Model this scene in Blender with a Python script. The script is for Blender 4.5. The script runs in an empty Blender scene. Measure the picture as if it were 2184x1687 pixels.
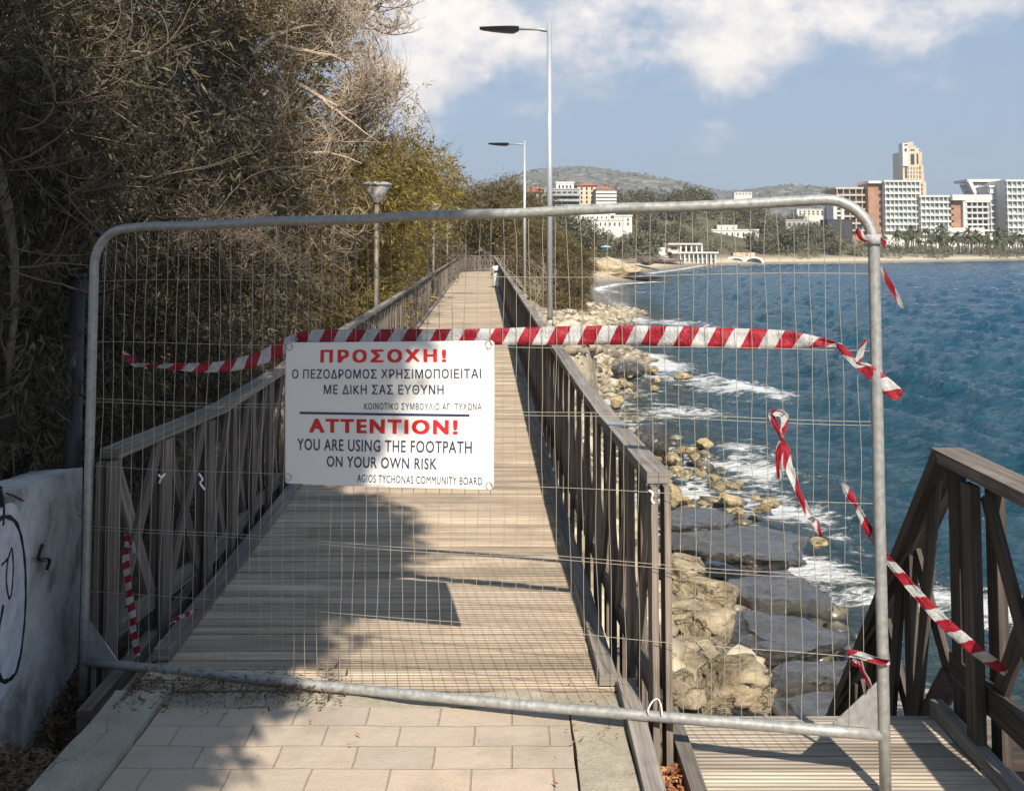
import bpy, bmesh, math, random
import numpy as np
from mathutils import Vector, Matrix
R = math.radians
rnd = random.Random(7)
rng = np.random.default_rng(11)
S = bpy.context.scene
COL = S.collection

# ------------------------------------------------------------------ camera
H = 1.75
PITCH = R(3.5)
cam = bpy.data.cameras.new('camera')
cam.sensor_fit = 'HORIZONTAL'; cam.sensor_width = 36; cam.lens = 36
cam.shift_y = -448.5 / 2184
cam.clip_start = 0.05; cam.clip_end = 6000
co = bpy.data.objects.new('camera', cam); COL.objects.link(co)
co.location = (0, 0, H); co.rotation_euler = (math.pi / 2 + PITCH, 0, 0)
S.camera = co

# ------------------------------------------------------------------ light
LIGHT = Vector((-0.17, 0.95, -0.86)).normalized()       # the way sunlight travels
sun = bpy.data.lights.new('sun', 'SUN'); sun.energy = 5.0; sun.angle = R(0.5); sun.color = (1.0, 0.90, 0.76)
so = bpy.data.objects.new('sun', sun); COL.objects.link(so); so.location = (5, -20, 30)
so.rotation_euler = LIGHT.to_track_quat('-Z', 'Y').to_euler()
SUN_EL = math.asin(-LIGHT.z); SUN_AZ = math.atan2(-LIGHT.x, -LIGHT.y)
S.view_settings.view_transform = 'Standard'; S.view_settings.look = 'None'
S.view_settings.exposure = 0.68; S.view_settings.gamma = 1
S.render.engine = 'CYCLES'
S.cycles.use_denoising = True
S.cycles.max_bounces = 6; S.cycles.diffuse_bounces = 3; S.cycles.glossy_bounces = 3; S.cycles.transparent_max_bounces = 6
S.cycles.caustics_reflective = False; S.cycles.caustics_refractive = False

def pix_dir(u, v):
    cx = (u - 1092) / 2184; cy = -(v - 395) / 2184
    c, s = math.cos(PITCH), math.sin(PITCH)
    return Vector((cx, c - cy * s, s + cy * c))

# ------------------------------------------------------------------ world
W = bpy.data.worlds.new('World'); S.world = W; W.use_nodes = True
nt = W.node_tree; nt.nodes.clear()
def N(t, **k):
    n = nt.nodes.new(t)
    for a, b in k.items(): setattr(n, a, b)
    return n
def L(a, b): nt.links.new(a, b)
def M(op, a, b=None, c=None, clamp=False):
    n = N('ShaderNodeMath', operation=op, use_clamp=clamp)
    for i, x in enumerate((a, b, c)):
        if x is None: continue
        if isinstance(x, (int, float)): n.inputs[i].default_value = x
        else: L(x, n.inputs[i])
    return n.outputs[0]
out = N('ShaderNodeOutputWorld'); bg = N('ShaderNodeBackground'); bg.inputs[1].default_value = 0.074
sky = N('ShaderNodeTexSky', sky_type='NISHITA'); sky.sun_disc = False
sky.sun_elevation = SUN_EL; sky.sun_rotation = SUN_AZ
sky.air_density = 1.0; sky.dust_density = .7; sky.ozone_density = 1.5
tc = N('ShaderNodeTexCoord')
sep = N('ShaderNodeSeparateXYZ'); L(tc.outputs['Generated'], sep.inputs[0])
mp = N('ShaderNodeMapping'); mp.inputs['Scale'].default_value = (1, 1, 1.35); L(tc.outputs['Generated'], mp.inputs[0])
n1 = N('ShaderNodeTexNoise'); n1.inputs['Scale'].default_value = 13; n1.inputs['Detail'].default_value = 10; n1.inputs['Roughness'].default_value = .6
n1.inputs['Distortion'].default_value = .12
L(mp.outputs[0], n1.inputs['Vector'])
n2 = N('ShaderNodeTexNoise'); n2.inputs['Scale'].default_value = 2.6; n2.inputs['Detail'].default_value = 3
L(mp.outputs[0], n2.inputs['Vector'])
# cumulus: piles of cloud at their own bearings
def blob(u, v, tight):
    d = pix_dir(u, v).normalized()
    dp = N('ShaderNodeVectorMath', operation='DOT_PRODUCT'); L(tc.outputs['Generated'], dp.inputs[0]); dp.inputs[1].default_value = d
    a = M('SUBTRACT', 1, dp.outputs['Value'])
    return M('POWER', 2.718, M('MULTIPLY', a, -tight))
amt = blob(1580, 50, 420)
for u, v, t, w in ((880, 30, 260, 1.0), (1040, 110, 900, .5), (1240, 110, 1100, .5), (890, 200, 1300, .55), (1850, -60, 420, .85), (2090, 15, 700, .55), (1980, 40, 1500, .3), (1500, 130, 2200, .4), (1250, -40, 500, .7), (1350, -240, 220, .9), (640, -100, 200, .7)):
    amt = M('ADD', amt, M('MULTIPLY', blob(u, v, t), w))
dens = M('ADD', M('MULTIPLY', amt, .62), M('MULTIPLY', M('SUBTRACT', n1.outputs[0], .5), 1.35))
mr = N('ShaderNodeMapRange', interpolation_type='SMOOTHSTEP'); L(dens, mr.inputs[0])
mr.inputs[1].default_value = .15; mr.inputs[2].default_value = .58
# far grey-blue cloud deck behind the cumulus
deck = N('ShaderNodeMapRange'); L(n2.outputs[0], deck.inputs[0]); deck.inputs[1].default_value = .3; deck.inputs[2].default_value = .7
deck.inputs[3].default_value = .72; deck.inputs[4].default_value = .95
mixd = N('ShaderNodeMix', data_type='RGBA'); L(deck.outputs[0], mixd.inputs[0]); L(sky.outputs[0], mixd.inputs[6])
mixd.inputs[7].default_value = (2.85, 4.05, 5.8, 1)
# lit and shaded cloud colour
n3 = N('ShaderNodeTexNoise'); n3.inputs['Scale'].default_value = 22; n3.inputs['Detail'].default_value = 8; n3.inputs['Roughness'].default_value = .62; L(mp.outputs[0], n3.inputs['Vector'])
shade = N('ShaderNodeMapRange'); L(M('ADD', dens, M('MULTIPLY', M('SUBTRACT', n3.outputs[0], .5), 2.2)), shade.inputs[0]); shade.inputs[1].default_value = .1; shade.inputs[2].default_value = .95
cc = N('ShaderNodeMix', data_type='RGBA'); L(shade.outputs[0], cc.inputs[0]); cc.inputs[6].default_value = (5.2, 5.6, 6.6, 1); cc.inputs[7].default_value = (10.6, 9.7, 8.9, 1)
mixc = N('ShaderNodeMix', data_type='RGBA'); L(mr.outputs[0], mixc.inputs[0]); L(mixd.outputs[2], mixc.inputs[6]); L(cc.outputs[2], mixc.inputs[7])
L(mixc.outputs[2], bg.inputs[0]); L(bg.outputs[0], out.inputs[0])

# ------------------------------------------------------------------ helpers
def G(u, v, z=0.0):
    d = pix_dir(u, v); t = (z - H) / d.z
    return Vector((d.x * t, d.y * t, z))
def P(u, v, y):
    d = pix_dir(u, v); t = y / d.y
    return Vector((d.x * t, y, H + d.z * t))

class MB:
    def __init__(s): s.v = []; s.f = []; s.uv = []; s.mi = []
    def add(s, vs, fs, uvs=None, mi=0):
        o = len(s.v); s.v += [tuple(p) for p in vs]
        for k, f in enumerate(fs):
            s.f.append(tuple(i + o for i in f)); s.mi.append(mi)
            s.uv.append(uvs[k] if uvs else [(0, 0)] * len(f))
    def beam(s, p0, p1, w, h, up=(0, 0, 1), mi=0, taper=1.0):
        """a squared timber from p0 to p1: w across, h along up; grain runs along u"""
        p0 = Vector(p0); p1 = Vector(p1); d = (p1 - p0); ln = d.length; d.normalize()
        sd = d.cross(Vector(up)); sd = sd.normalized() if sd.length > 1e-6 else Vector((1, 0, 0))
        u2 = sd.cross(d).normalized()
        a, b = sd * w / 2, u2 * h / 2
        vs = [p0 - a - b, p0 + a - b, p0 + a + b, p0 - a + b]
        a, b = a * taper, b * taper
        vs += [p1 - a - b, p1 + a - b, p1 + a + b, p1 - a + b]
        fs = [(0, 1, 5, 4), (1, 2, 6, 5), (2, 3, 7, 6), (3, 0, 4, 7), (3, 2, 1, 0), (4, 5, 6, 7)]
        r = rnd.random() * 40; r2 = rnd.random() * 40
        uvs = []
        for k, wd in enumerate((w, h, w, h)):
            o = r + k * .37
            uvs.append([(r2, o), (r2, o + wd), (r2 + ln, o + wd), (r2 + ln, o)])
        uvs += [[(r2, r), (r2 + .01, r), (r2 + .01, r + .05), (r2, r + .05)]] * 2
        s.add(vs, fs, uvs, mi)
    def box(s, c, sz, rz=0.0, mi=0):
        c = Vector(c); m = Matrix.Rotation(rz, 3, 'Z')
        vs = [c + m @ Vector((x * sz[0] / 2, y * sz[1] / 2, z * sz[2] / 2)) for z in (-1, 1) for x, y in ((-1, -1), (1, -1), (1, 1), (-1, 1))]
        s.add(vs, [(3, 2, 1, 0), (4, 5, 6, 7), (0, 1, 5, 4), (1, 2, 6, 5), (2, 3, 7, 6), (3, 0, 4, 7)], None, mi)
    def tube(s, pts, r, n=8, caps=True, mi=0, closed=False):
        pts = [Vector(p) for p in pts]; k = len(pts)
        rs = r if isinstance(r, (list, tuple)) else [r] * k
        vs = []; prev = None
        for i, p in enumerate(pts):
            t = (pts[min(i + 1, k - 1)] - pts[max(i - 1, 0)])
            if t.length < 1e-9: t = Vector((0, 0, 1))
            t.normalize()
            if prev is None:
                ref = Vector((0, 0, 1)) if abs(t.z) < .9 else Vector((1, 0, 0))
                x = t.cross(ref).normalized()
            else:
                x = (prev - t * prev.dot(t)).normalized()
            prev = x; y = t.cross(x)
            vs += [p + (x * math.cos(6.28318 * j / n) + y * math.sin(6.28318 * j / n)) * rs[i] for j in range(n)]
        fs = [(i * n + j, i * n + (j + 1) % n, (i + 1) * n + (j + 1) % n, (i + 1) * n + j) for i in range(k - 1) for j in range(n)]
        if caps: fs += [tuple(range(n))[::-1], tuple((k - 1) * n + j for j in range(n))]
        s.add(vs, fs, None, mi)
    def lathe(s, c, prof, n=20, mi=0):
        c = Vector(c); k = len(prof)
        vs = [c + Vector((r * math.cos(6.28318 * j / n), r * math.sin(6.28318 * j / n), z)) for r, z in prof for j in range(n)]
        fs = [(i * n + j, i * n + (j + 1) % n, (i + 1) * n + (j + 1) % n, (i + 1) * n + j) for i in range(k - 1) for j in range(n)]
        s.add(vs, fs, None, mi)
    def prism(s, poly, ext, mi=0):
        """closed polygon (list of points) pushed along ext"""
        n = len(poly); a = [Vector(p) for p in poly]; e = Vector(ext); b = [p + e for p in a]
        s.add(a + b, [tuple(range(n))[::-1], tuple(range(n, 2 * n))] + [(i, (i + 1) % n, n + (i + 1) % n, n + i) for i in range(n)], None, mi)
    def build(s, name, mat, parent=None, smooth=False, origin=None, bevel=0):
        me = bpy.data.meshes.new(name)
        v = np.array(s.v, dtype=float)
        if parent is not None: o = np.array(parent.location)
        elif origin is not None: o = np.array(origin)
        else: o = np.array([(v[:, 0].min() + v[:, 0].max()) / 2, (v[:, 1].min() + v[:, 1].max()) / 2, v[:, 2].min()])
        if parent is not None and parent.parent is not None: o = o + np.array(parent.parent.location)
        me.from_pydata([tuple(p) for p in (v - o)], [], s.f)
        uvl = me.uv_layers.new(name='grain')
        flat = [c for f in s.uv for uv in f for c in uv]
        uvl.data.foreach_set('uv', flat)
        for m in (mat if isinstance(mat, (list, tuple)) else [mat]): me.materials.append(m)
        if any(s.mi): me.polygons.foreach_set('material_index', s.mi)
        if smooth: me.polygons.foreach_set('use_smooth', [True] * len(me.polygons))
        me.update()
        ob = bpy.data.objects.new(name, me); COL.objects.link(ob)
        if parent is not None: ob.parent = parent
        else: ob.location = o
        if bevel:
            b = ob.modifiers.new('bevel', 'BEVEL'); b.width = bevel; b.segments = 2; b.limit_method = 'ANGLE'
        return ob

def tag(o, label=None, cat=None, group=None, kind=None):
    if label: o['label'] = label
    if cat: o['category'] = cat
    if group: o['group'] = group
    if kind: o['kind'] = kind
    return o
def thing(name, loc, label, cat, group=None, rz=0):
    o = bpy.data.objects.new(name, None); COL.objects.link(o); o.empty_display_size = .2
    o.location = loc; o.rotation_euler = (0, 0, rz)
    return tag(o, label, cat, group)
def copy_tree(o, parent=None):
    c = o.copy(); COL.objects.link(c); c.parent = parent
    for ch in list(o.children): copy_tree(ch, c)
    return c

# numpy mesh from arrays
def np_mesh(name, V, F, mat, parent=None, origin=(0, 0, 0), smooth=False, fattr=None, vattr=None, mi=None):
    me = bpy.data.meshes.new(name)
    o = np.array(parent.location) if parent is not None else np.array(origin, dtype=float)
    V = np.asarray(V, dtype=np.float32) - o.astype(np.float32); F = np.asarray(F, dtype=np.int32)
    k = F.shape[1]
    me.vertices.add(len(V)); me.vertices.foreach_set('co', V.ravel())
    me.loops.add(F.size); me.loops.foreach_set('vertex_index', F.ravel())
    me.polygons.add(len(F)); me.polygons.foreach_set('loop_start', np.arange(0, F.size, k, dtype=np.int32))
    me.polygons.foreach_set('loop_total', np.full(len(F), k, dtype=np.int32))
    if smooth: me.polygons.foreach_set('use_smooth', np.ones(len(F), dtype=bool))
    for m in (mat if isinstance(mat, (list, tuple)) else [mat]): me.materials.append(m)
    if mi is not None: me.polygons.foreach_set('material_index', np.asarray(mi, dtype=np.int32))
    me.update(calc_edges=True)
    for dom, d in (('FACE', fattr), ('POINT', vattr)):
        for a, arr in (d or {}).items():
            at = me.attributes.new(a, 'FLOAT', dom); at.data.foreach_set('value', np.asarray(arr, dtype=np.float32))
    ob = bpy.data.objects.new(name, me); COL.objects.link(ob)
    if parent is not None: ob.parent = parent
    else: ob.location = origin
    return ob

def _h(i, j, k, seed):
    n = (i * 374761393 + j * 668265263 + k * 2147483647 + seed * 144665) & 0xffffffff
    n = ((n ^ (n >> 13)) * 1274126177) & 0xffffffff
    return ((n ^ (n >> 16)) & 0xffff) / 65535.0
def noise3(x, y, z, seed=0):
    xi, yi, zi = np.floor(x).astype(np.int64), np.floor(y).astype(np.int64), np.floor(z).astype(np.int64)
    fx, fy, fz = x - xi, y - yi, z - zi
    fx, fy, fz = (t * t * (3 - 2 * t) for t in (fx, fy, fz))
    r = 0
    for a in (0, 1):
        for b in (0, 1):
            for c in (0, 1):
                w = (fx if a else 1 - fx) * (fy if b else 1 - fy) * (fz if c else 1 - fz)
                r = r + w * _h(xi + a, yi + b, zi + c, seed)
    return r
def fbm(x, y, z=0.0, oct=4, seed=0):
    x = np.asarray(x, dtype=float); y = np.asarray(y, dtype=float); z = np.zeros_like(x) + z
    r = 0; a = .5
    for o in range(oct):
        r = r + a * (noise3(x, y, z, seed + o * 17) - .5); x = x * 2.03; y = y * 2.03; z = z * 2.03; a *= .5
    return r
def sstep(a, b, x):
    t = np.clip((x - a) / (b - a), 0, 1); return t * t * (3 - 2 * t)
# ------------------------------------------------------------------ materials
class MT:
    def __init__(s, name):
        s.m = bpy.data.materials.new(name); s.m.use_nodes = True; s.t = s.m.node_tree
        s.b = s.t.nodes['Principled BSDF']; s.o = s.t.nodes['Material Output']
    def n(s, t, **k):
        n = s.t.nodes.new(t)
        for a, b in k.items(): setattr(n, a, b)
        return n
    def l(s, a, b): s.t.links.new(a, b)
    def set(s, **k):
        for a, v in k.items():
            i = s.b.inputs[a.replace('_', ' ')]
            if hasattr(v, 'is_linked') or isinstance(v, bpy.types.NodeSocket): s.l(v, i)
            else: i.default_value = v if not (isinstance(v, tuple) and len(v) == 3) else (*v, 1)
        return s
    def vec(s, kind='Object', scale=(1, 1, 1), uv=None):
        if uv: src = s.n('ShaderNodeUVMap', uv_map=uv).outputs[0]
        elif kind == 'World': src = s.n('ShaderNodeNewGeometry').outputs['Position']
        else: src = s.n('ShaderNodeTexCoord').outputs[kind]
        m = s.n('ShaderNodeMapping'); m.inputs['Scale'].default_value = scale; s.l(src, m.inputs[0]); return m.outputs[0]
    def noise(s, vec, scale, detail=4, rough=.55, dist=0):
        n = s.n('ShaderNodeTexNoise'); n.inputs['Scale'].default_value = scale; n.inputs['Detail'].default_value = detail
        n.inputs['Roughness'].default_value = rough; n.inputs['Distortion'].default_value = dist; s.l(vec, n.inputs['Vector']); return n.outputs[0]
    def ramp(s, fac, stops):
        r = s.n('ShaderNodeValToRGB'); e = r.color_ramp.elements
        while len(e) < len(stops): e.new(.5)
        for q, (p, c) in zip(e, stops): q.position = p; q.color = (*c, 1) if len(c) == 3 else c
        s.l(fac, r.inputs[0]); return r.outputs[0]
    def mr(s, x, a, b, c=0, d=1, smooth=False):
        n = s.n('ShaderNodeMapRange'); 
        if smooth: n.interpolation_type = 'SMOOTHSTEP'
        s.l(x, n.inputs[0])
        for i, q in enumerate((a, b, c, d)): n.inputs[i + 1].default_value = q
        return n.outputs[0]
    def mix(s, f, a, b, mode='MIX'):
        n = s.n('ShaderNodeMix', data_type='RGBA', blend_type=mode)
        for i, x in ((0, f), (6, a), (7, b)):
            if isinstance(x, (int, float)): n.inputs[i].default_value = x
            elif isinstance(x, tuple): n.inputs[i].default_value = (*x, 1) if len(x) == 3 else x
            else: s.l(x, n.inputs[i])
        return n.outputs[2]
    def math(s, op, a, b=None):
        n = s.n('ShaderNodeMath', operation=op)
        for i, x in enumerate((a, b)):
            if x is None: continue
            if isinstance(x, (int, float)): n.inputs[i].default_value = x
            else: s.l(x, n.inputs[i])
        return n.outputs[0]
    def bump(s, h, strength=.5, dist=.01):
        n = s.n('ShaderNodeBump'); n.inputs['Strength'].default_value = strength; n.inputs['Distance'].default_value = dist
        s.l(h, n.inputs['Height']); s.l(n.outputs[0], s.b.inputs['Normal']); return n
    def attr(s, a): return s.n('ShaderNodeAttribute', attribute_name=a).outputs['Fac']

def wood(name, dark, mid, pale, stain=(.05, .035, .025), groove=0):
    m = MT(name); uv = m.vec(uv='grain', scale=(1, 1, 1)); gr = m.vec(uv='grain', scale=(1.6, 55, 1))
    a = m.noise(gr, 1.0, 5, .65); b = m.noise(m.vec(uv='grain', scale=(.35, .9, 1)), 1.0, 2)
    c = m.ramp(a, [(.28, dark), (.5, mid), (.72, pale)])
    t = m.mr(b, .3, .7, .52, 1.3)
    c = m.mix(1.0, c, m.n('ShaderNodeCombineColor').outputs[0], 'MIX') if False else c
    cmb = m.n('ShaderNodeVectorMath', operation='SCALE'); m.l(c, cmb.inputs[0]); m.l(t, cmb.inputs['Scale'])
    st = m.mr(m.noise(m.vec('World', (2.5, 2.5, 2.5)), 1.5, 5, .6), .52, .72, 0, .55)
    c2 = m.mix(st, cmb.outputs[0], stain)
    m.set(Base_Color=c2, Roughness=.78); m.b.inputs['Specular IOR Level'].default_value = .25
    if groove:
        w = m.n('ShaderNodeTexWave'); w.wave_type = 'BANDS'; w.bands_direction = 'Y'; w.inputs['Scale'].default_value = groove
        w.inputs['Distortion'].default_value = 0
        m.l(uv, w.inputs[0]); hgt = m.math('ADD', m.math('MULTIPLY', w.outputs['Fac'], .9), m.math('MULTIPLY', a, .5)); m.bump(hgt, .8, .006)
    else: m.bump(a, .55, .004)
    return m.m
M_DECK = wood('deck_wood', (.24, .185, .135), (.47, .38, .285), (.64, .54, .42), (.22, .18, .14), groove=12)
M_DECK2 = wood('ramp_wood', (.28, .23, .18), (.47, .40, .32), (.62, .54, .44), (.30, .25, .2), groove=12)
M_RAIL = wood('rail_wood', (.07, .056, .047), (.165, .138, .118), (.30, .26, .22), (.05, .036, .028))
M_RAILD = wood('dark_rail_wood', (.035, .028, .024), (.078, .063, .054), (.15, .125, .107), (.04, .028, .02))
M_HAND = wood('handrail_wood', (.11, .098, .088), (.225, .205, .185), (.36, .33, .295), (.10, .08, .065))

def galv():
    m = MT('galvanised_steel'); v = m.vec('World', (1, 1, 1))
    a = m.noise(v, 45, 4, .6); b = m.noise(v, 7, 4, .6); r = m.mr(m.noise(v, 13, 6, .7), .62, .75, 0, .5)
    c = m.ramp(a, [(.3, (.25, .26, .26)), (.7, (.44, .45, .445))])
    c = m.mix(m.mr(b, .35, .7, 0, .45), c, (.30, .285, .25)); c = m.mix(r, c, (.55, .56, .56))
    m.set(Base_Color=c, Metallic=.35, Roughness=m.mr(a, .3, .7, .38, .6)); m.bump(a, .15, .002); return m.m
M_GALV = galv()
def wire():
    m = MT('wire_steel'); m.set(Base_Color=(.40, .37, .31), Metallic=.3, Roughness=.5); return m.m
M_WIRE = wire()
def plain(name, c, rough=.6, metal=0, var=.12, scale=12, bump=.1, coord='World'):
    m = MT(name); v = m.vec(coord); a = m.noise(v, scale, 5, .6)
    lo = tuple(max(0, x * (1 - var * 2)) for x in c); hi = tuple(min(1, x * (1 + var)) for x in c)
    m.set(Base_Color=m.ramp(a, [(.3, lo), (.7, hi)]), Roughness=rough, Metallic=metal)
    if bump: m.bump(a, bump, .004)
    return m.m
def signwhite():
    m = MT('sign_white'); v = m.vec('World'); a = m.noise(v, 5, 5, .6); d = m.mr(m.noise(v, 2.2, 6, .7), .55, .8, 0, .22)
    m.set(Base_Color=m.mix(d, (.76, .76, .735), (.54, .53, .49)), Roughness=.35); return m.m
M_SIGN = signwhite()
M_RED = plain('sign_red', (.62, .025, .03), .4, 0, .15, 9, 0)
M_INK = plain('sign_navy', (.035, .045, .10), .4, 0, .1, 9, 0)
def tape():
    m = MT('hazard_tape'); uv = m.n('ShaderNodeUVMap', uv_map='grain'); sp = m.n('ShaderNodeSeparateXYZ'); m.l(uv.outputs[0], sp.inputs[0])
    f = m.math('FRACT', m.math('ADD', sp.outputs[0], m.math('MULTIPLY', sp.outputs[1], -.32)))
    nz = m.noise(m.vec('World'), 60, 3)
    f2 = m.math('ADD', f, m.math('MULTIPLY', m.math('SUBTRACT', nz, .5), .05))
    st = m.math('GREATER_THAN', f2, .52)
    red = m.ramp(m.noise(m.vec('World'), 30, 4), [(.3, (.36, .012, .03)), (.7, (.50, .03, .055))])
    c = m.mix(st, red, m.ramp(m.noise(m.vec('World'), 24, 5, .65), [(.35, (.54, .55, .555)), (.6, (.70, .71, .71))]))
    m.set(Base_Color=c, Roughness=.38); m.bump(m.noise(m.vec('World', (1, 1, .45)), 60, 4, .6, 1.5), .7, .012)
    tr = m.n('ShaderNodeBsdfTranslucent'); m.l(c, tr.inputs[0]); mx = m.n('ShaderNodeMixShader'); mx.inputs[0].default_value = .35
    m.l(m.b.outputs[0], mx.inputs[1]); m.l(tr.outputs[0], mx.inputs[2]); m.l(mx.outputs[0], m.o.inputs[0])
    return m.m
M_TAPE = tape()
M_WHITE = plain('white_plastic', (.75, .75, .72), .4, 0, .06, 20, .1)
def paving():
    m = MT('stamped_paving'); v = m.vec('World')
    wob = m.noise(v, 3.5, 3); wv = m.n('ShaderNodeVectorMath', operation='ADD'); m.l(v, wv.inputs[0])
    cx = m.n('ShaderNodeCombineXYZ'); q = m.math('MULTIPLY', m.math('SUBTRACT', wob, .5), .022); m.l(q, cx.inputs[0]); m.l(q, cx.inputs[1]); m.l(cx.outputs[0], wv.inputs[1])
    b = m.n('ShaderNodeTexBrick'); m.l(wv.outputs[0], b.inputs[0]); b.offset = .5; b.squash = 1.0; b.squash_frequency = 3
    b.inputs['Scale'].default_value = 1; b.inputs['Brick Width'].default_value = .27; b.inputs['Row Height'].default_value = .155
    b.inputs['Mortar Size'].default_value = .0035; b.inputs['Mortar Smooth'].default_value = .6; b.inputs['Bias'].default_value = 0
    b.inputs['Color1'].default_value = (.52, .42, .32, 1); b.inputs['Color2'].default_value = (.40, .335, .275, 1); b.inputs['Mortar'].default_value = (.34, .26, .185, 1)
    g = m.noise(v, 9, 6, .65); f = m.noise(v, 140, 3, .7)
    c = m.mix(m.mr(g, .35, .7, 0, .5), b.outputs[0], (.50, .435, .37)); c = m.mix(m.mr(f, .4, .75, 0, .28), c, (.18, .15, .12))
    st = m.mr(m.noise(v, 2.1, 5, .7), .50, .70, 0, .55); c = m.mix(st, c, (.26, .215, .17))
    m.set(Base_Color=c, Roughness=.85)
    h = m.math('ADD', m.math('MULTIPLY', b.outputs['Fac'], -1.0), m.math('ADD', m.math('MULTIPLY', g, .8), m.math('MULTIPLY', f, .2))); m.bump(h, .75, .012)
    return m.m
M_PAVE = paving()
def concrete(name, a, b, crack=True, sc=1.0):
    m = MT(name); v = m.vec('World'); g = m.noise(v, 6 * sc, 7, .7); f = m.noise(v, 90 * sc, 3, .7)
    c = m.ramp(g, [(.3, a), (.7, b)]); c = m.mix(m.mr(f, .42, .7, 0, .45), c, tuple(x * .5 for x in a))
    h = m.math('ADD', m.math('MULTIPLY', g, .6), m.math('MULTIPLY', f, .5))
    if crack:
        w = m.n('ShaderNodeTexVoronoi', feature='DISTANCE_TO_EDGE'); w.inputs['Scale'].default_value = 3.2
        dv = m.n('ShaderNodeMix', data_type='VECTOR'); dv.inputs[0].default_value = .13; m.l(v, dv.inputs[4])
        nn = m.n('ShaderNodeTexNoise'); nn.inputs['Scale'].default_value = 7; m.l(v, nn.inputs[0]); m.l(nn.outputs['Color'], dv.inputs[5]); m.l(dv.outputs[1], w.inputs[0])
        k = m.mr(w.outputs['Distance'], 0, .012, 1, 0); k2 = m.math('MULTIPLY', k, m.mr(m.noise(v, 1.3, 2), .45, .6))
        c = m.mix(k2, c, (.035, .03, .025)); h = m.math('SUBTRACT', h, k2)
    m.set(Base_Color=c, Roughness=.9); m.bump(h, .7, .01); return m.m
M_CONC = concrete('rough_concrete', (.30, .265, .20), (.46, .42, .335))
M_KERB = concrete('kerb_concrete', (.27, .245, .20), (.42, .39, .32))
def wallmat():
    m = MT('painted_wall'); v = m.vec('World'); g = m.noise(v, 3.2, 7, .7, .3); f = m.noise(m.vec('World', (1, 6, 1.2)), 6, 5, .7)
    c = m.ramp(g, [(.36, (.20, .195, .185)), (.5, (.46, .455, .44)), (.66, (.60, .595, .58))])
    c = m.mix(m.mr(f, .55, .75, 0, .5), c, (.60, .62, .64)); c = m.mix(m.mr(m.noise(v, 55, 3, .7), .5, .8, 0, .4), c, (.15, .15, .14))
    m.set(Base_Color=c, Roughness=.85); m.bump(m.math('ADD', g, m.math('MULTIPLY', m.noise(v, 40, 4), .5)), .6, .012); return m.m
M_WALL = wallmat()
M_SPRAY = plain('black_spray_paint', (.012, .012, .014), .5, 0, .2, 30, 0)
M_SPRAYW = plain('white_spray_paint', (.56, .58, .62), .6, 0, .14, 14, 0)
def soil():
    m = MT('ground'); v = m.vec('World'); g = m.noise(v, 1.7, 6, .7); f = m.noise(v, 28, 5, .7); sp = m.n('ShaderNodeSeparateXYZ'); m.l(m.n('ShaderNodeNewGeometry').outputs['Position'], sp.inputs[0])
    c = m.ramp(f, [(.3, (.045, .034, .024)), (.5, (.12, .09, .062)), (.7, (.22, .17, .115))])
    stone = m.ramp(m.noise(v, 5, 7, .7), [(.3, (.16, .135, .095)), (.6, (.40, .345, .25))])
    c = m.mix(m.mr(m.math('ADD', sp.outputs[0], m.math('MULTIPLY', g, .8)), .6, 1.5), c, stone)      # bare rock and sand seaward of the path
    grn = m.ramp(m.noise(v, .09, 6, .75), [(.35, (.045, .05, .022)), (.6, (.11, .095, .05)), (.8, (.24, .20, .13))])
    far = m.mr(sp.outputs[1], 90, 160); up = m.mr(sp.outputs[2], -1.0, .4)
    c = m.mix(m.math('MULTIPLY', far, up), c, grn)
    sand = m.math('MULTIPLY', m.mr(sp.outputs[1], 90, 130), m.mr(sp.outputs[2], -.7, -1.4)); c = m.mix(sand, c, (.50, .42, .30))
    wet = m.mr(sp.outputs[2], -1.55, -2.15, 0, .75); c = m.mix(wet, c, (.055, .048, .036))
    m.set(Base_Color=c, Roughness=m.mr(sp.outputs[2], -1.5, -2.2, .92, .35)); m.bump(m.math('ADD', g, f), .7, .03); return m.m
M_SOIL = soil()
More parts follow.
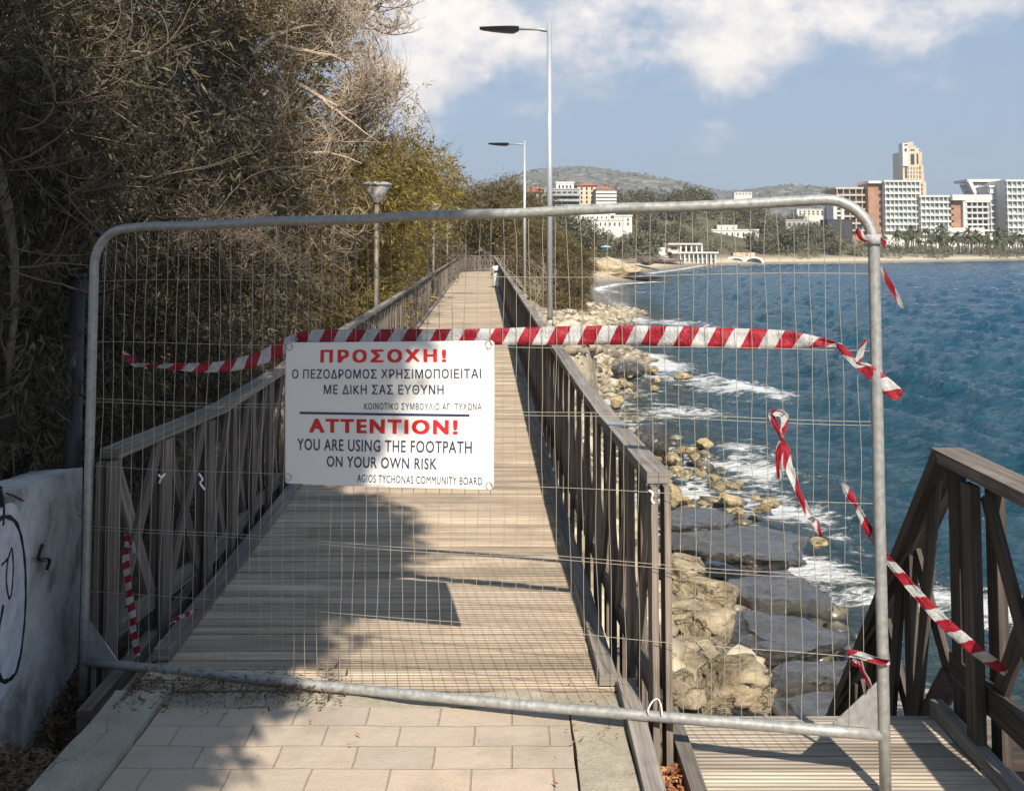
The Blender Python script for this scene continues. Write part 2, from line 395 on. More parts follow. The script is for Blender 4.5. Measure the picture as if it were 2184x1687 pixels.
def rock(name, a, b, zwet, wetc=(.022, .019, .015)):
    m = MT(name); v = m.vec('World'); g = m.noise(v, 3.3, 8, .7, .4); f = m.noise(v, 30, 5, .7); st = m.noise(m.vec('World', (1.2, 1.2, 9)), 2.0, 5, .6)
    c = m.ramp(g, [(.3, tuple(x * .45 for x in a)), (.48, a), (.7, b)]); c = m.mix(m.mr(st, .5, .7, 0, .5), c, (.20, .165, .12)); c = m.mix(m.mr(f, .5, .75, 0, .5), c, tuple(x * .35 for x in a))
    sp = m.n('ShaderNodeSeparateXYZ'); m.l(m.n('ShaderNodeNewGeometry').outputs['Position'], sp.inputs[0])
    zz = m.math('ADD', sp.outputs[2], m.math('MULTIPLY', m.math('SUBTRACT', g, .5), -1.3))
    w = m.mr(zz, zwet + .12, zwet - .12)
    c = m.mix(w, c, m.mix(m.mr(g, .4, .7), wetc, tuple(x * 3.4 for x in wetc)))
    cn = m.noise(m.vec('World', (1, 1, 1.6)), 1.7, 5, .6, .6); ck = m.mr(m.math('ABSOLUTE', m.math('SUBTRACT', cn, .5)), .0, .018, 0, 1); dk = m.mr(m.noise(v, 1.1, 6, .7), .50, .66, 0, .7)
    c = m.mix(m.math('MULTIPLY', dk, m.math('SUBTRACT', 1.0, w)), c, (.11, .09, .065)); c = m.mix(m.math('MULTIPLY', m.math('SUBTRACT', 1.0, ck), m.mr(g, .42, .55)), c, (.03, .024, .017))
    m.set(Base_Color=c, Roughness=m.mr(w, 0, 1, .9, .12)); m.l(m.mr(w, 0, 1, .3, 1.0), m.b.inputs['Specular IOR Level']); m.l(w, m.b.inputs['Coat Weight']); m.b.inputs['Coat Roughness'].default_value = .07; m.b.inputs['Coat IOR'].default_value = 1.45; rip = m.math('MULTIPLY', m.noise(m.vec('World', (1, 1.9, 1)), 7, 4, .6, .5), .5); bn = m.bump(m.math('ADD', m.math('ADD', g, m.math('MULTIPLY', ck, .2)), m.math('ADD', m.math('MULTIPLY', f, .4), rip)), .9, .07); m.l(bn.outputs[0], m.b.inputs['Coat Normal']); return m.m
M_ROCK = rock('limestone', (.37, .30, .20), (.60, .505, .355), -1.9)
M_STONE = rock('shore_stone', (.42, .33, .18), (.62, .50, .30), -2.17, (.10, .085, .05))
M_ROCKW = rock('wet_rock', (.10, .085, .065), (.2, .17, .13), -.6)
M_HEAD = rock('headland_rock', (.50, .40, .26), (.62, .52, .36), -1.6, (.05, .042, .03))
def pebble():
    m = MT('pebbles'); t = m.attr('tint'); v = m.vec('World'); 
    c = m.ramp(t, [(0, (.07, .06, .05)), (.3, (.26, .22, .155)), (.65, (.44, .37, .26)), (1, (.52, .46, .35))])
    c = m.mix(m.mr(m.noise(v, 9, 5), .45, .7, 0, .4), c, (.22, .18, .12))
    sp = m.n('ShaderNodeSeparateXYZ'); m.l(m.n('ShaderNodeNewGeometry').outputs['Position'], sp.inputs[0])
    w = m.mr(sp.outputs[2], -2.06, -2.2); c = m.mix(w, c, (.07, .06, .04)); m.set(Base_Color=c, Roughness=m.mr(w, 0, 1, .85, .3)); return m.m
M_PEB = pebble()
def sea():
    m = MT('sea_water'); v = m.vec('World'); fo = m.attr('foam'); dp = m.attr('deep')
    c = m.ramp(dp, [(0, (.050, .055, .045)), (.25, (.022, .055, .066)), (.6, (.010, .082, .135)), (1, (.007, .074, .152))])
    ch = m.noise(m.vec('World', (.7, 1.8, 1)), 2.2, 6, .68, .3); c = m.mix(m.mr(ch, .42, .66, 0, .75), c, (.003, .026, .05))  # ripple shading painted into the water colour as dark streaks
    n1 = m.noise(m.vec('World', (1, 1.4, 1)), 2.2, 9, .75, .6)
    f = m.math('ADD', fo, m.math('ADD', m.math('MULTIPLY', m.math('SUBTRACT', n1, .5), 2.0), m.math('MULTIPLY', m.math('SUBTRACT', m.noise(m.vec('World', (.8, 1.6, 1)), 9, 6, .7, .8), .5), .9))); fm = m.math('MULTIPLY', m.mr(f, .50, .78, 0, .95, True), m.mr(fo, .05, .22))
    c = m.mix(fm, c, (.74, .76, .76))
    m.set(Base_Color=c, Roughness=m.mr(fm, 0, 1, .10, .8)); m.b.inputs['IOR'].default_value = 1.33; m.b.inputs['Specular IOR Level'].default_value = .32
    w1 = m.noise(m.vec('World', (1, 1.8, 1)), 2.6, 6, .62, .5); w2 = m.noise(m.vec('World', (1, 2.0, 1)), .55, 3, .5)
    h = m.math('ADD', m.math('MULTIPLY', w1, .42), m.math('MULTIPLY', w2, .45)); h = m.math('ADD', h, m.math('MULTIPLY', fm, .06)); h = m.math('ADD', h, m.math('MULTIPLY', m.noise(m.vec('World', (.7, 2.0, 1)), 7, 5, .65, .4), .14)); m.bump(h, 1.0, .62); return m.m
M_SEA = sea()
def leaf(name, stops, transl=.25):
    m = MT(name); t = m.attr('tint'); c = m.ramp(t, stops); m.set(Base_Color=c, Roughness=.6); m.b.inputs['Specular IOR Level'].default_value = .3
    tr = m.n('ShaderNodeBsdfTranslucent'); m.l(c, tr.inputs[0]); mx = m.n('ShaderNodeMixShader'); mx.inputs[0].default_value = transl
    m.l(m.b.outputs[0], mx.inputs[1]); m.l(tr.outputs[0], mx.inputs[2]); m.l(mx.outputs[0], m.o.inputs[0]); return m.m
M_LEAFD = leaf('acacia_leaves', [(0, (.022, .019, .012)), (.5, (.092, .078, .047)), (1, (.20, .17, .115))])
M_LEAFO = leaf('olive_leaves', [(0, (.05, .035, .014)), (.5, (.20, .14, .047)), (1, (.43, .305, .11))])
M_LEAFY = leaf('yellow_green_leaves', [(0, (.07, .055, .014)), (.5, (.235, .18, .042)), (1, (.42, .31, .09))])
M_LEAFG = leaf('tamarisk_leaves', [(0, (.055, .048, .02)), (.5, (.15, .12, .048)), (1, (.25, .19, .08))])
M_LEAFF = leaf('far_leaves', [(0, (.06, .066, .038)), (.5, (.145, .138, .08)), (1, (.25, .22, .145))], .15)
M_PALM = leaf('palm_leaves', [(0, (.04, .05, .022)), (.5, (.09, .095, .04)), (1, (.17, .15, .07))], .15)
def twigm(name, a, b):
    m = MT(name); t = m.attr('tint'); m.set(Base_Color=m.ramp(t, [(0, a), (1, b)]), Roughness=.85); return m.m
M_TWIG = twigm('bare_twigs', (.24, .185, .13), (.58, .48, .37))
M_TWIGD = twigm('brown_twigs', (.10, .075, .055), (.24, .185, .14))
M_BARK = plain('bark', (.17, .135, .10), .9, 0, .3, 14, .8)
M_LITTER = leaf('dry_litter', [(0, (.05, .03, .018)), (.5, (.13, .085, .05)), (1, (.24, .17, .105))], .05)
M_LITTERO = leaf('orange_litter', [(0, (.16, .06, .025)), (.5, (.38, .17, .08)), (1, (.5, .28, .15))], .05)
def hillm():
    m = MT('hillside'); v = m.vec('World'); a = m.noise(v, .018, 6, .7); b = m.noise(v, .11, 5, .75)
    c = m.ramp(b, [(.38, (.06, .064, .052)), (.50, (.125, .122, .10)), (.62, (.28, .265, .22)), (.74, (.52, .50, .45))])
    c = m.mix(m.mr(a, .44, .64, 0, .65), c, (.105, .11, .10)); 
    m.set(Base_Color=c, Roughness=.95); m.bump(b, .8, 6.0); return m.m
M_HILL = hillm()
M_PLASTER = plain('white_plaster', (.62, .60, .56), .7, 0, .05, .5, 0)
M_CREAM = plain('cream_plaster', (.60, .49, .34), .7, 0, .06, .4, 0)
M_SAND = plain('sandstone_cladding', (.54, .43, .31), .75, 0, .08, .3, 0)
M_BRICK = plain('brown_brick', (.36, .20, .125), .8, 0, .12, .6, 0)
M_GREYW = plain('grey_render', (.34, .345, .34), .8, 0, .1, .5, 0)
M_TILE = plain('red_roof_tiles', (.42, .13, .075), .8, 0, .15, 2, .2)
M_DARKC = plain('dark_cladding', (.035, .037, .04), .6, 0, .1, 1, 0)
def glass():
    m = MT('window_glass'); v = m.vec('World'); a = m.noise(m.vec('World', (1, 1, .6)), .55, 3, .6); 
    m.set(Base_Color=m.ramp(a, [(.38, (.15, .25, .28)), (.5, (.34, .46, .49)), (.64, (.60, .66, .66))]), Roughness=.2); return m.m
M_GLASS = glass()
M_GLASSD = plain('dark_glass', (.045, .05, .055), .15, 0, .3, .5, 0)
M_BLACK = plain('black_metal', (.02, .021, .023), .4, .2, .1, 20, .05)
M_POLE = plain('bright_steel', (.58, .60, .62), .33, .55, .05, 3, 0)
M_LENS = plain('lamp_lens', (.30, .31, .32), .15, 0, .3, 8, 0)
M_BEACHWALL = plain('beach_sand', (.52, .43, .30), .95, 0, .1, .2, 0)
M_BLUE = plain('blue_canvas', (.25, .45, .62), .7, 0, .1, 1, 0)
M_STEELW = plain('bin_white', (.66, .67, .66), .45, 0, .06, 8, 0)
# ------------------------------------------------------------------ the lie of the land
SEA = -2.2
CY = np.array([-300, -60, 0, 5, 9, 14, 25, 31, 38, 46, 53, 62, 75, 100, 112, 120, 128, 136, 150, 190, 233, 252, 270, 300, 345, 400, 450, 480, 490.])
CX = np.array([20, 8, 3.6, 3.1, 2.3, 1.75, 1.75, 2.8, 3.8, 3.2, 5.4, 7.0, 7.0, 8.0, 11, 16.5, 15, 14, 18, 31, 43, 66, 94, 130, 184, 290, 470, 900, 3000.])
def xw(y): return np.interp(y, CY, CX)
def xc(y): return -.43 - .0275 * y                      # middle of the boardwalk
def zd(y): return .006 * max(0, y - 6)                  # it climbs a little
def land(x, y):
    x = np.asarray(x, float); y = np.asarray(y, float)
    w = xw(y); slope = (xw(y + 1) - xw(y - 1)) / 2
    e = (w - x) / np.sqrt(1 + slope ** 2)               # metres inland from the water's edge
    # near bank
    xb = xc(np.clip(y, 0, 70)) + 1.15
    z0 = np.interp(y, [0, 6, 12, 27, 53, 70], [-.75, -.9, -.75, -.28, -.72, -.8])
    t = np.clip((x - xb) / np.maximum(w - xb, .3), 0, 1)
    tp = np.where(y > 40, t ** .8, t ** 1.25); near = z0 * (1 - tp) + SEA * tp
    under = np.interp(y, [3.9, 4.3, 30, 60], [-.12, -.5, -.35, -.5])
    near = np.where(x < xb, under + (near - under) * sstep(xb - 1.0, xb, x), near)
    left = np.interp(y, [-5, 4.5, 8, 30, 70], [-.16, -.16, -.1, .1, .3]) + .25 * sstep(0, 6, -(x + 2.6)) + 1.2 * sstep(4, 30, -(x + 3))
    near = near + (left - near) * sstep(1.25, 1.6, -(x - xc(np.clip(y, 0, 70))))
    pv = np.where((y < 4.1) & (x > -1.6) & (x < .5), -.14, 0)
    near = np.where((y < 4.1) & (x > -1.62) & (x < .56), -.12, near)
    near = np.where((y < 4.3) & (x >= .56) & (x < 1.9), -.75 - .2 * np.clip(y - 2, 0, 3) * 0, near)
    for lx, ly, lz_ in ((1.01, 27.3, -.28), (.66, 53, -.73)):          # hummocks the lamps stand on
        d2 = (x - lx) ** 2 + (y - ly) ** 2; near = np.maximum(near, lz_ + .03 - d2 * .55)
    # far coast
    far = SEA + 1.7 * sstep(0, 11, e) + .9 * sstep(11, 70, e)
    up = sstep(2, 75, e) * np.clip((y - 150) * .085, 0, 12.5) * (1 - sstep(60, 150, x))
    far = far + up + 3.6 * sstep(60, 90, y) * (1 - sstep(92, 125, y)) * sstep(1, 8, e)
    far = far + fbm(x * .09, y * .09, 0, 3, 5) * 1.6 * sstep(3, 20, e)
    k = sstep(60, 76, y); z = near * (1 - k) + far * k
    z = np.where(e < 0, SEA - .09 - np.clip(-e, 0, 40) * .10, z)
    rough = fbm(x * 1.6, y * 1.6, 0, 4, 9) * .35 * sstep(.62, 1.1, x - xc(np.clip(y, 0, 70)) ) * (e > -2) * (1 - k)
    return z + np.where((y < 4.3) & (x < 1.9), 0, rough)
def lz(x, y): return float(land(np.array([x]), np.array([y]))[0])

def axis(lo, hi, fine_lo, fine_hi, st, grow=1.09):
    a = list(np.arange(fine_lo, fine_hi, st)); s = st
    while a[-1] < hi: s *= grow; a.append(a[-1] + s)
    b = []; s = st; q = fine_lo
    while q > lo: s *= grow; q -= s; b.append(q)
    return np.array(b[::-1] + a)
ax = axis(-3000, 3500, -4, 9, .14, 1.07); ay = axis(-300, 3500, 0, 20, .16, 1.035)
XX, YY = np.meshgrid(ax, ay); ZZ = land(XX.ravel(), YY.ravel())
nx, ny = len(ax), len(ay)
ii = (np.arange(ny - 1)[:, None] * nx + np.arange(nx - 1)[None]).ravel()
gr = np_mesh('ground', np.stack([XX.ravel(), YY.ravel(), ZZ], 1), np.stack([ii, ii + 1, ii + nx + 1, ii + nx], 1), M_SOIL, smooth=True)
tag(gr, kind='structure')

# ------------------------------------------------------------------ sea
def wave(x, y):
    r = np.hypot(x, y); z = 0
    a = np.clip((x - xw(y)) * .12, .12, 1)
    for k, (lam, amp, ang) in enumerate([(11, .12, 200), (6.3, .095, 222), (3.7, .085, 190), (2.3, .055, 236), (1.35, .034, 178), (.8, .02, 215)]):
        th = R(ang); ph = (x * math.cos(th) + y * math.sin(th)) * 6.2832 / lam + k * 1.7 + 2.2 * fbm(x / lam * .45, y / lam * .45, 0, 2, k)* 2
        s = np.sin(ph); fade = np.clip(lam * 45 / np.maximum(r, 1), 0, 1)
        z = z + amp * (1 - np.abs(s)) ** 1.4 * 1.8 * fade
    return (z - .26) * a
nr, na = 760, 640
rr = 3.0 * (3200 / 3.0) ** (np.arange(nr) / (nr - 1)); aa = np.radians(np.linspace(-32, 100, na))
RR, AA = np.meshgrid(rr, aa, indexing='ij'); sx, sy = (RR * np.sin(AA)).ravel(), (RR * np.cos(AA)).ravel()
w = xw(sy); slope = (xw(sy + 1) - xw(sy - 1)) / 2; off = (sx - w) / np.sqrt(1 + slope ** 2)
wv = wave(sx, sy); sz = SEA + wv
foam = .62 * np.exp(-np.clip(off - .1, 0, 99) / 1.4) * sstep(-.4, .2, off)
# breakers rolling in along the near shore, and whitecaps further out
for d0, wd, st in ((3.2, .7, .30), (6.0, 1.1, .28), (1.2, .6, .34), (9.5, 1.4, .2)):
    l = off - d0 - 3.2 * fbm(sx * .12, sy * .12, 0, 3, int(d0 * 10))
    foam = foam + st * np.exp(-(l / wd) ** 2) * sstep(.44, .62, .5 + fbm(sx * .2, sy * .16, 0, 3, 77)) * (sy < 95)
def breaker(ax_, ay_, bx_, by_, wd, st):
    dx, dy = bx_ - ax_, by_ - ay_; l2 = dx * dx + dy * dy; t = np.clip(((sx - ax_) * dx + (sy - ay_) * dy) / l2, 0, 1)
    dd_ = np.hypot(sx - ax_ - t * dx, sy - ay_ - t * dy) + 1.1 * fbm(sx * .35, sy * .3, 0, 3, int(ax_ * 7 + ay_))
    return st * np.exp(-(np.clip(dd_, 0, 99) / wd) ** 1.3) * (.55 + .9 * sstep(-.25, .25, fbm(sx * .8, sy * .8, 0, 3, 41)))
for b in ((3.6, 40, 7.2, 27.5, 1.0, .62), (4.6, 33, 5.6, 27, 1.2, .36), (3.0, 20, 5.6, 17.5, .8, .36), (2.6, 16.5, 4.4, 15.5, .6, .40), (3.1, 13.4, 5.2, 11.6, .5, .46), (4.6, 11.8, 6.6, 10.4, .6, .40), (3.3, 9.5, 5.0, 9.0, .5, .42), (4.6, 8.6, 7.0, 7.6, .5, .42), (7.2, 14, 9.5, 12, .5, .3), (5.0, 62, 11, 50, 1.2, .4), (2.4, 23, 3.6, 24, .6, .4), (2.2, 27, 4.6, 24.5, 1.0, .34), (2.0, 19, 4.4, 20.5, .9, .34), (2.2, 15, 3.4, 13.5, .5, .42), (2.4, 30, 5, 26, .6, .3)): foam = foam + breaker(*b)
cap = sstep(.53, .66, .5 + fbm(sx * .07, sy * .34, 0, 4, 31)) * sstep(6, 26, off) * .55
foam = foam + cap * (.4 + .6 * sstep(.0, .12, wv)) + sstep(20, 2, off) * .12 * (sy > 90) * (off < 8) 
foam = foam + .33 * np.exp(-np.clip(off, 0, 99) / 2.2) * (sy > 95)
deep = sstep(-.5, 5, off) * .45 + sstep(4, 30, off) * .55
idx = (np.arange(nr - 1)[:, None] * na + np.arange(na - 1)[None]).ravel()
keep = (off[idx] > -16)
idx = idx[keep]
sea_o = np_mesh('sea', np.stack([sx, sy, sz], 1), np.stack([idx, idx + na, idx + na + 1, idx + 1], 1), M_SEA, smooth=True, vattr={'foam': foam, 'deep': deep})
tag(sea_o, kind='structure')

# ------------------------------------------------------------------ hills
rid_u = np.array([-900, 0, 700, 900, 1000, 1060, 1110, 1150, 1240, 1300, 1360, 1430, 1500, 1550, 1610, 1680, 1740, 1800, 1900, 2184, 3000])
rid_v = np.array([430, 430, 425, 415, 404, 390, 371, 362, 360, 364, 374, 385, 402, 413, 408, 400, 398, 405, 430, 465, 500])
naz, nrr = 420, 90
uu = np.linspace(-900, 3000, naz); el = (529 - np.interp(uu, rid_u, rid_v)) / 2184
hr = np.linspace(560, 1750, nrr); RR2, UU = np.meshgrid(hr, uu, indexing='ij'); EL = np.broadcast_to(el, RR2.shape)
hx = RR2 * (UU - 1092) / 2184; hy = RR2
hz = 1450 * EL * sstep(520, 1450, RR2) * np.where(RR2 > 1450, 1 - .25 * sstep(1450, 1750, RR2), 1)
hz = hz + fbm(hx * .012, hy * .012, 0, 5, 3) * 26 * sstep(600, 900, RR2) * sstep(1480, 1150, RR2) + fbm(hx * .06, hy * .06, 0, 3, 4) * 6
ii = (np.arange(nrr - 1)[:, None] * naz + np.arange(naz - 1)[None]).ravel()
hl = np_mesh('hills', np.stack([hx.ravel(), hy.ravel(), hz.ravel() - 2], 1), np.stack([ii, ii + 1, ii + naz + 1, ii + naz], 1), M_HILL, smooth=True)
tag(hl, kind='structure')

# ------------------------------------------------------------------ footpath, kerb
def slab(name, x0, x1, y0, y1, z0, z1, mat, sub=.12, jit=.004, seed=1, edge=.012):
    nx = max(2, int((x1 - x0) / sub) + 1); ny = max(2, int((y1 - y0) / sub) + 1)
    gx, gy = np.meshgrid(np.linspace(x0, x1, nx), np.linspace(y0, y1, ny))
    ex = fbm(gy * 4, gx * 0 + seed, 0, 3, seed) * edge * 2; gx2 = gx + np.where(gx <= x0 + 1e-6, ex, 0) + np.where(gx >= x1 - 1e-6, -ex, 0)
    gz = z1 + fbm(gx * 5, gy * 5, 0, 3, seed) * jit * 2
    V = [tuple(p) for p in np.stack([gx2.ravel(), gy.ravel(), gz.ravel()], 1)]
    F = [(j * nx + i, j * nx + i + 1, (j + 1) * nx + i + 1, (j + 1) * nx + i) for j in range(ny - 1) for i in range(nx - 1)]
    rim = [i for i in range(nx)] + [j * nx + nx - 1 for j in range(1, ny)] + [(ny - 1) * nx + i for i in range(nx - 2, -1, -1)] + [j * nx for j in range(ny - 2, 0, -1)]
    b0 = len(V); V += [(V[i][0], V[i][1], z0) for i in rim]; k = len(rim)
    F += [(rim[(i + 1) % k], rim[i], b0 + i, b0 + (i + 1) % k) for i in range(k)]
    m = MB(); m.add(V, F); return m.build(name, mat)
pav = slab('footpath', -1.335, .215, -4, 4.02, -.3, 0, M_PAVE, .1, .004, 3)
tag(pav, kind='structure')
tag(slab('path_edge', .222, .415, -4, 4.02, -.3, .004, M_CONC, .05, .012, 5), kind='structure')
tag(slab('path_edge', -1.335, .415, 4.027, 4.17, -.3, -.004, M_CONC, .04, .018, 6), kind='structure')
tag(slab('kerb', -1.545, -1.342, -4, 4.12, -.4, .022, M_KERB, .05, .010, 8, .025), kind='structure')

# ------------------------------------------------------------------ boardwalk
m = MB(); y = 4.18
while y < 60:
    d = .098; xm = xc(y); j = rnd.uniform(-.0025, .0025)
    wl = -.965 + rnd.uniform(-.012, .012); wr = .965 + rnd.uniform(-.012, .012)
    z = zd(y) - .016 + rnd.uniform(-.002, .002)
    m.beam((xm + wl, y + d / 2, z + j), (xm + wr, y + d / 2, z - j), d - .009, .032)
    y += d
# the deck swings right at its far end
for k in range(46):
    a = k * .034; px = xc(60) + .2 + 2.6 * (1 - math.cos(a)) ; py = 60 + 2.6 * math.sin(a) + 0
    sdx, sdy = math.cos(a), -math.sin(a)
    m.beam((px - sdx * 1.15, py - sdy * 1.15, zd(60) - .016 + rnd.uniform(-.002, .002)), (px + sdx * .95, py + sdy * .95, zd(60) - .016), .09, .032)
bw = m.build('boardwalk', M_DECK); tag(bw, kind='structure')
m = MB()
for s_ in (-1.13, -1.02, -.3, .3, .95):
    yy = 4.12 if s_ < -1 else 4.3
    while yy < 58:
        y2 = min(yy + 4, 60); m.beam((xc(yy) + s_, yy, zd(yy) - .135 - (.02 if s_ < -1 else 0)), (xc(y2) + s_, y2, zd(y2) - .135 - (.02 if s_ < -1 else 0)), .055, .20); yy = y2
jo = m.build('boardwalk_joists', M_RAIL); jo.parent = bw; jo.location = jo.location - bw.location
m = MB()
for sd in (-1, 1):
    yy = 4.45 if sd < 0 else 4.2
    while yy < 58:
        y2 = min(yy + 3.0, 60); m.beam((xc(yy) + sd * .93, yy, zd(yy) + .030), (xc(y2) + sd * .93, y2, zd(y2) + .030), .07, .045); yy = y2 + .004
kb = m.build('kerb_board', M_HAND); kb.parent = bw; kb.location = kb.location - bw.location
m = MB(); m.beam((.452, -2, -.055), (.452, 4.17, -.03), .068, .16)
tag(m.build('path_edge_board', M_HAND), kind='structure')

# ------------------------------------------------------------------ timber railings
def railing(label, pts, hgt, bay, mw, nsplit, mats, group=None, dive=.28, zb=.10, extra_end=None):
    """posts of two boards with crossed braces between them, under a broad handrail; pts is the line of the foot (x, y, z of the deck)"""
    pts = [Vector(p) for p in pts]
    seg = [0]
    for a, b in zip(pts, pts[1:]): seg.append(seg[-1] + (b - a).length)
    def at(s):
        s = max(0, min(seg[-1], s))
        for i in range(len(pts) - 1):
            if s <= seg[i + 1] + 1e-9: return pts[i].lerp(pts[i + 1], (s - seg[i]) / max(1e-9, seg[i + 1] - seg[i]))
        return pts[-1]
    n = max(1, round(seg[-1] / bay)); st = seg[-1] / n
    root = thing('timber_railing', pts[0], label, 'railing', group)
    mp_, mh = mats
    far = MB()
    for i in range(n + 1):
        s = i * st; p = at(s); d = (at(s + .1) - at(s - .1)); d.z = 0; d.normalize(); nrm = Vector((d.y, -d.x, 0))
        for q in range(1):
            b = far if i > nsplit else MB()
            for o in (-.024, .024) :
                b.beam(p + nrm * o + Vector((0, 0, -dive)), p + nrm * o + Vector((0, 0, hgt - .046 + rnd.uniform(-.004, 0))), .024, mw, up=tuple(d))
            if i <= nsplit: b.build('post', mp_, root)
    for i in range(n):
        a = at(i * st); c = at((i + 1) * st); d = (c - a); d.z = 0; d.normalize(); nrm = Vector((d.y, -d.x, 0))
        ins = d * (mw * .62)
        for k in (0, 1):
            o = nrm * (-.0 if k else .0)+ nrm * (.0105 if k else -.0105)
            lo, hi = (a + ins, c - ins) if k else (c - ins, a + ins)
            b = far if i >= nsplit else MB()
            b.beam(lo + o + Vector((0, 0, zb + .0)), hi + o + Vector((0, 0, hgt - .05)), mw * .8, .02, up=tuple(nrm))
            if i < nsplit: b.build('brace', mp_, root)
    if far.v:
        fo = far.build('far_balusters', mp_, root); tag(fo, kind='stuff')
    hb = MB(); lb = MB(); L_ = 0; jp = []
    while L_ < seg[-1] - 1e-6:
        e = min(L_ + rnd.choice((2.0, 2.5, 2.5)), seg[-1]); 
        if seg[-1] - e < .8: e = seg[-1]
        s2 = L_
        while s2 < e - 1e-6:
            e2 = min(s2 + 1.25, e); a, c = at(s2), at(e2)
            hb.beam(a + Vector((0, 0, hgt - .022)), c + Vector((0, 0, hgt - .022)), .088, .042)
            lb.beam(a + Vector((0, 0, zb - .01)), c + Vector((0, 0, zb - .01)), .028, .085); s2 = e2
        jp.append(e); L_ = e
    hb.build('handrail', mh, root); lb.build('bottom_rail', mp_, root)
    return root, at, jp
lp = [(-1.745, 4.50, .0)] + [(xc(y) - 1.06 + .02, y, zd(y)) for y in (5.5, 8, 12, 16, 20, 25, 30, 35, 40, 45, 50, 55, 59)]
lroot, lat, ljp = railing('weathered timber railing on the landward edge of the boardwalk, below the trees', lp, .88, .50, .085, 46, (M_RAIL, M_HAND), dive=.42)
rp = [(.545, 3.86, .0)] + [(xc(y) + 1.04, y, zd(y)) for y in (5.5, 8, 12, 16, 20, 25, 30, 35, 40, 45, 50, 55, 59.5)]
rroot, rat, rjp = railing('weathered timber railing on the seaward edge of the boardwalk, above the rocks', rp, .92, .50, .085, 46, (M_RAIL, M_HAND), dive=.22)
for root, at_, jps, h in ((lroot, lat, ljp, .88), (rroot, rat, rjp, .92)):
    for s_ in ([1.15] if root is lroot else [1.0]) + jps[1:5]:
        a = at_(s_ - .06); b = at_(s_ + .06); m = MB()
        m.beam(a + Vector((0, 0, h + .0025)), b + Vector((0, 0, h + .0025)), .092, .005); m.build('joint_plate', M_GALV, root)
xroot, _, _ = railing('timber railing that closes the far end of the boardwalk where it turns', [(xc(59) - 1.08, 59.3, zd(59)), (-2.35, 61.6, zd(60)), (-1.2, 62.6, zd(60)), (1.2, 62.9, zd(60))], .95, .42, .10, 40, (M_RAIL, M_HAND))

# ------------------------------------------------------------------ small deck and steps to the sea
ZR = -.10
m = MB(); y = 1.6
while y < 4.14:
    m.beam((.655 + rnd.uniform(-.006, .006), y + .049, ZR - .017 + rnd.uniform(-.002, .002)), (1.66 + rnd.uniform(-.008, .008), y + .049, ZR - .017 + rnd.uniform(-.002, .002)), .091, .034); y += .098
ramp = m.build('side_deck', M_DECK2); tag(ramp, kind='structure')
m = MB(); m.beam((.625, 1.6, -.15), (.625, 4.16, -.15), .055, .19); m.beam((1.69, 1.6, -.13), (1.69, 4.2, -.13), .05, .17); m.beam((.6, 4.175, -.2), (1.9, 4.175, -.2), .05, .18)
eb = m.build('edge_beam', M_HAND); eb.parent = ramp; eb.location = eb.location - ramp.location
# steps going down to the water
m = MB()
for k in range(8): m.beam((1.66, 4.32 + k * .21, -.30 - k * .235), (2.6, 4.32 + k * .21, -.30 - k * .235), .24, .045)
m.beam((1.68, 4.2, -.3), (1.68, 6.1, -2.4), .05, .22); m.beam((2.62, 4.2, -.3), (2.62, 6.1, -2.4), .05, .22)
tag(m.build('sea_steps', M_RAILD), kind='structure')
sr = thing('stair_railing', (1.745, 3.9, -.25), 'dark brown timber railing beside the small deck, its handrail dropping with the steps', 'railing')
XR = 1.745
def rb(nm, a, b, w, h, up=(1, 0, 0), mat=None, par=sr):
    q = MB(); q.beam(a, b, w, h, up); return q.build(nm, mat or M_RAILD, par)
zt = .905
rb('handrail', (XR, 1.2, zt), (XR, 4.17, zt + .02), .125, .048, (0, 0, 1), M_RAIL)
def slope(y, top): return (.90 if top else .02) - 1.13 * (y - 4.15)
rb('sloping_handrail', (XR, 4.13, .93), (XR, 5.95, .93 - 1.13 * 1.82), .13, .05, (0, 0, 1))
rb('sloping_bottom_rail', (XR, 4.2, .03), (XR, 5.6, .03 - 1.13 * 1.4), .035, .10, (0, 0, 1))
rb('bottom_rail', (XR, 1.2, .11), (XR, 4.15, .11), .04, .10, (0, 0, 1))
rb('skirt_beam', (XR + .03, 1.2, -.22), (XR + .03, 4.2, -.22), .045, .2, (0, 0, 1))
posts = [4.08, 3.86, 3.30, 2.74, 2.18, 1.62]
for k, y in enumerate(posts):
    for o in ((-.045, .045) if k else (0.0,)):
        rb('post', (XR + o, y, -.46), (XR + o, y, zt - .03), .085, .036, (1, 0, 0))
for k, (a, b) in enumerate(zip(posts[1:], posts[2:])):
    rb('brace', (XR + .012, a - .06, .13), (XR + .012, b + .06, .85), .075, .02, (1, 0, 0)); rb('brace', (XR - .012, b + .06, .13), (XR - .012, a - .06, .85), .075, .02, (1, 0, 0))
for k in range(4):
    y0, y1 = 4.2 + k * .38, 4.2 + (k + 1) * .38
    rb('post', (XR, y1, slope(y1, 0) - .3), (XR, y1, slope(y1, 1)), .075, .036)
    rb('brace', (XR + .014, y0, slope(y0, 0) + .05), (XR + .014, y1 - .03, slope(y1, 1) + .02), .07, .02)
    rb('brace', (XR - .014, y0 + .03, slope(y0, 1) + .02), (XR - .014, y1 - .03, slope(y1, 0) + .05), .07, .02)

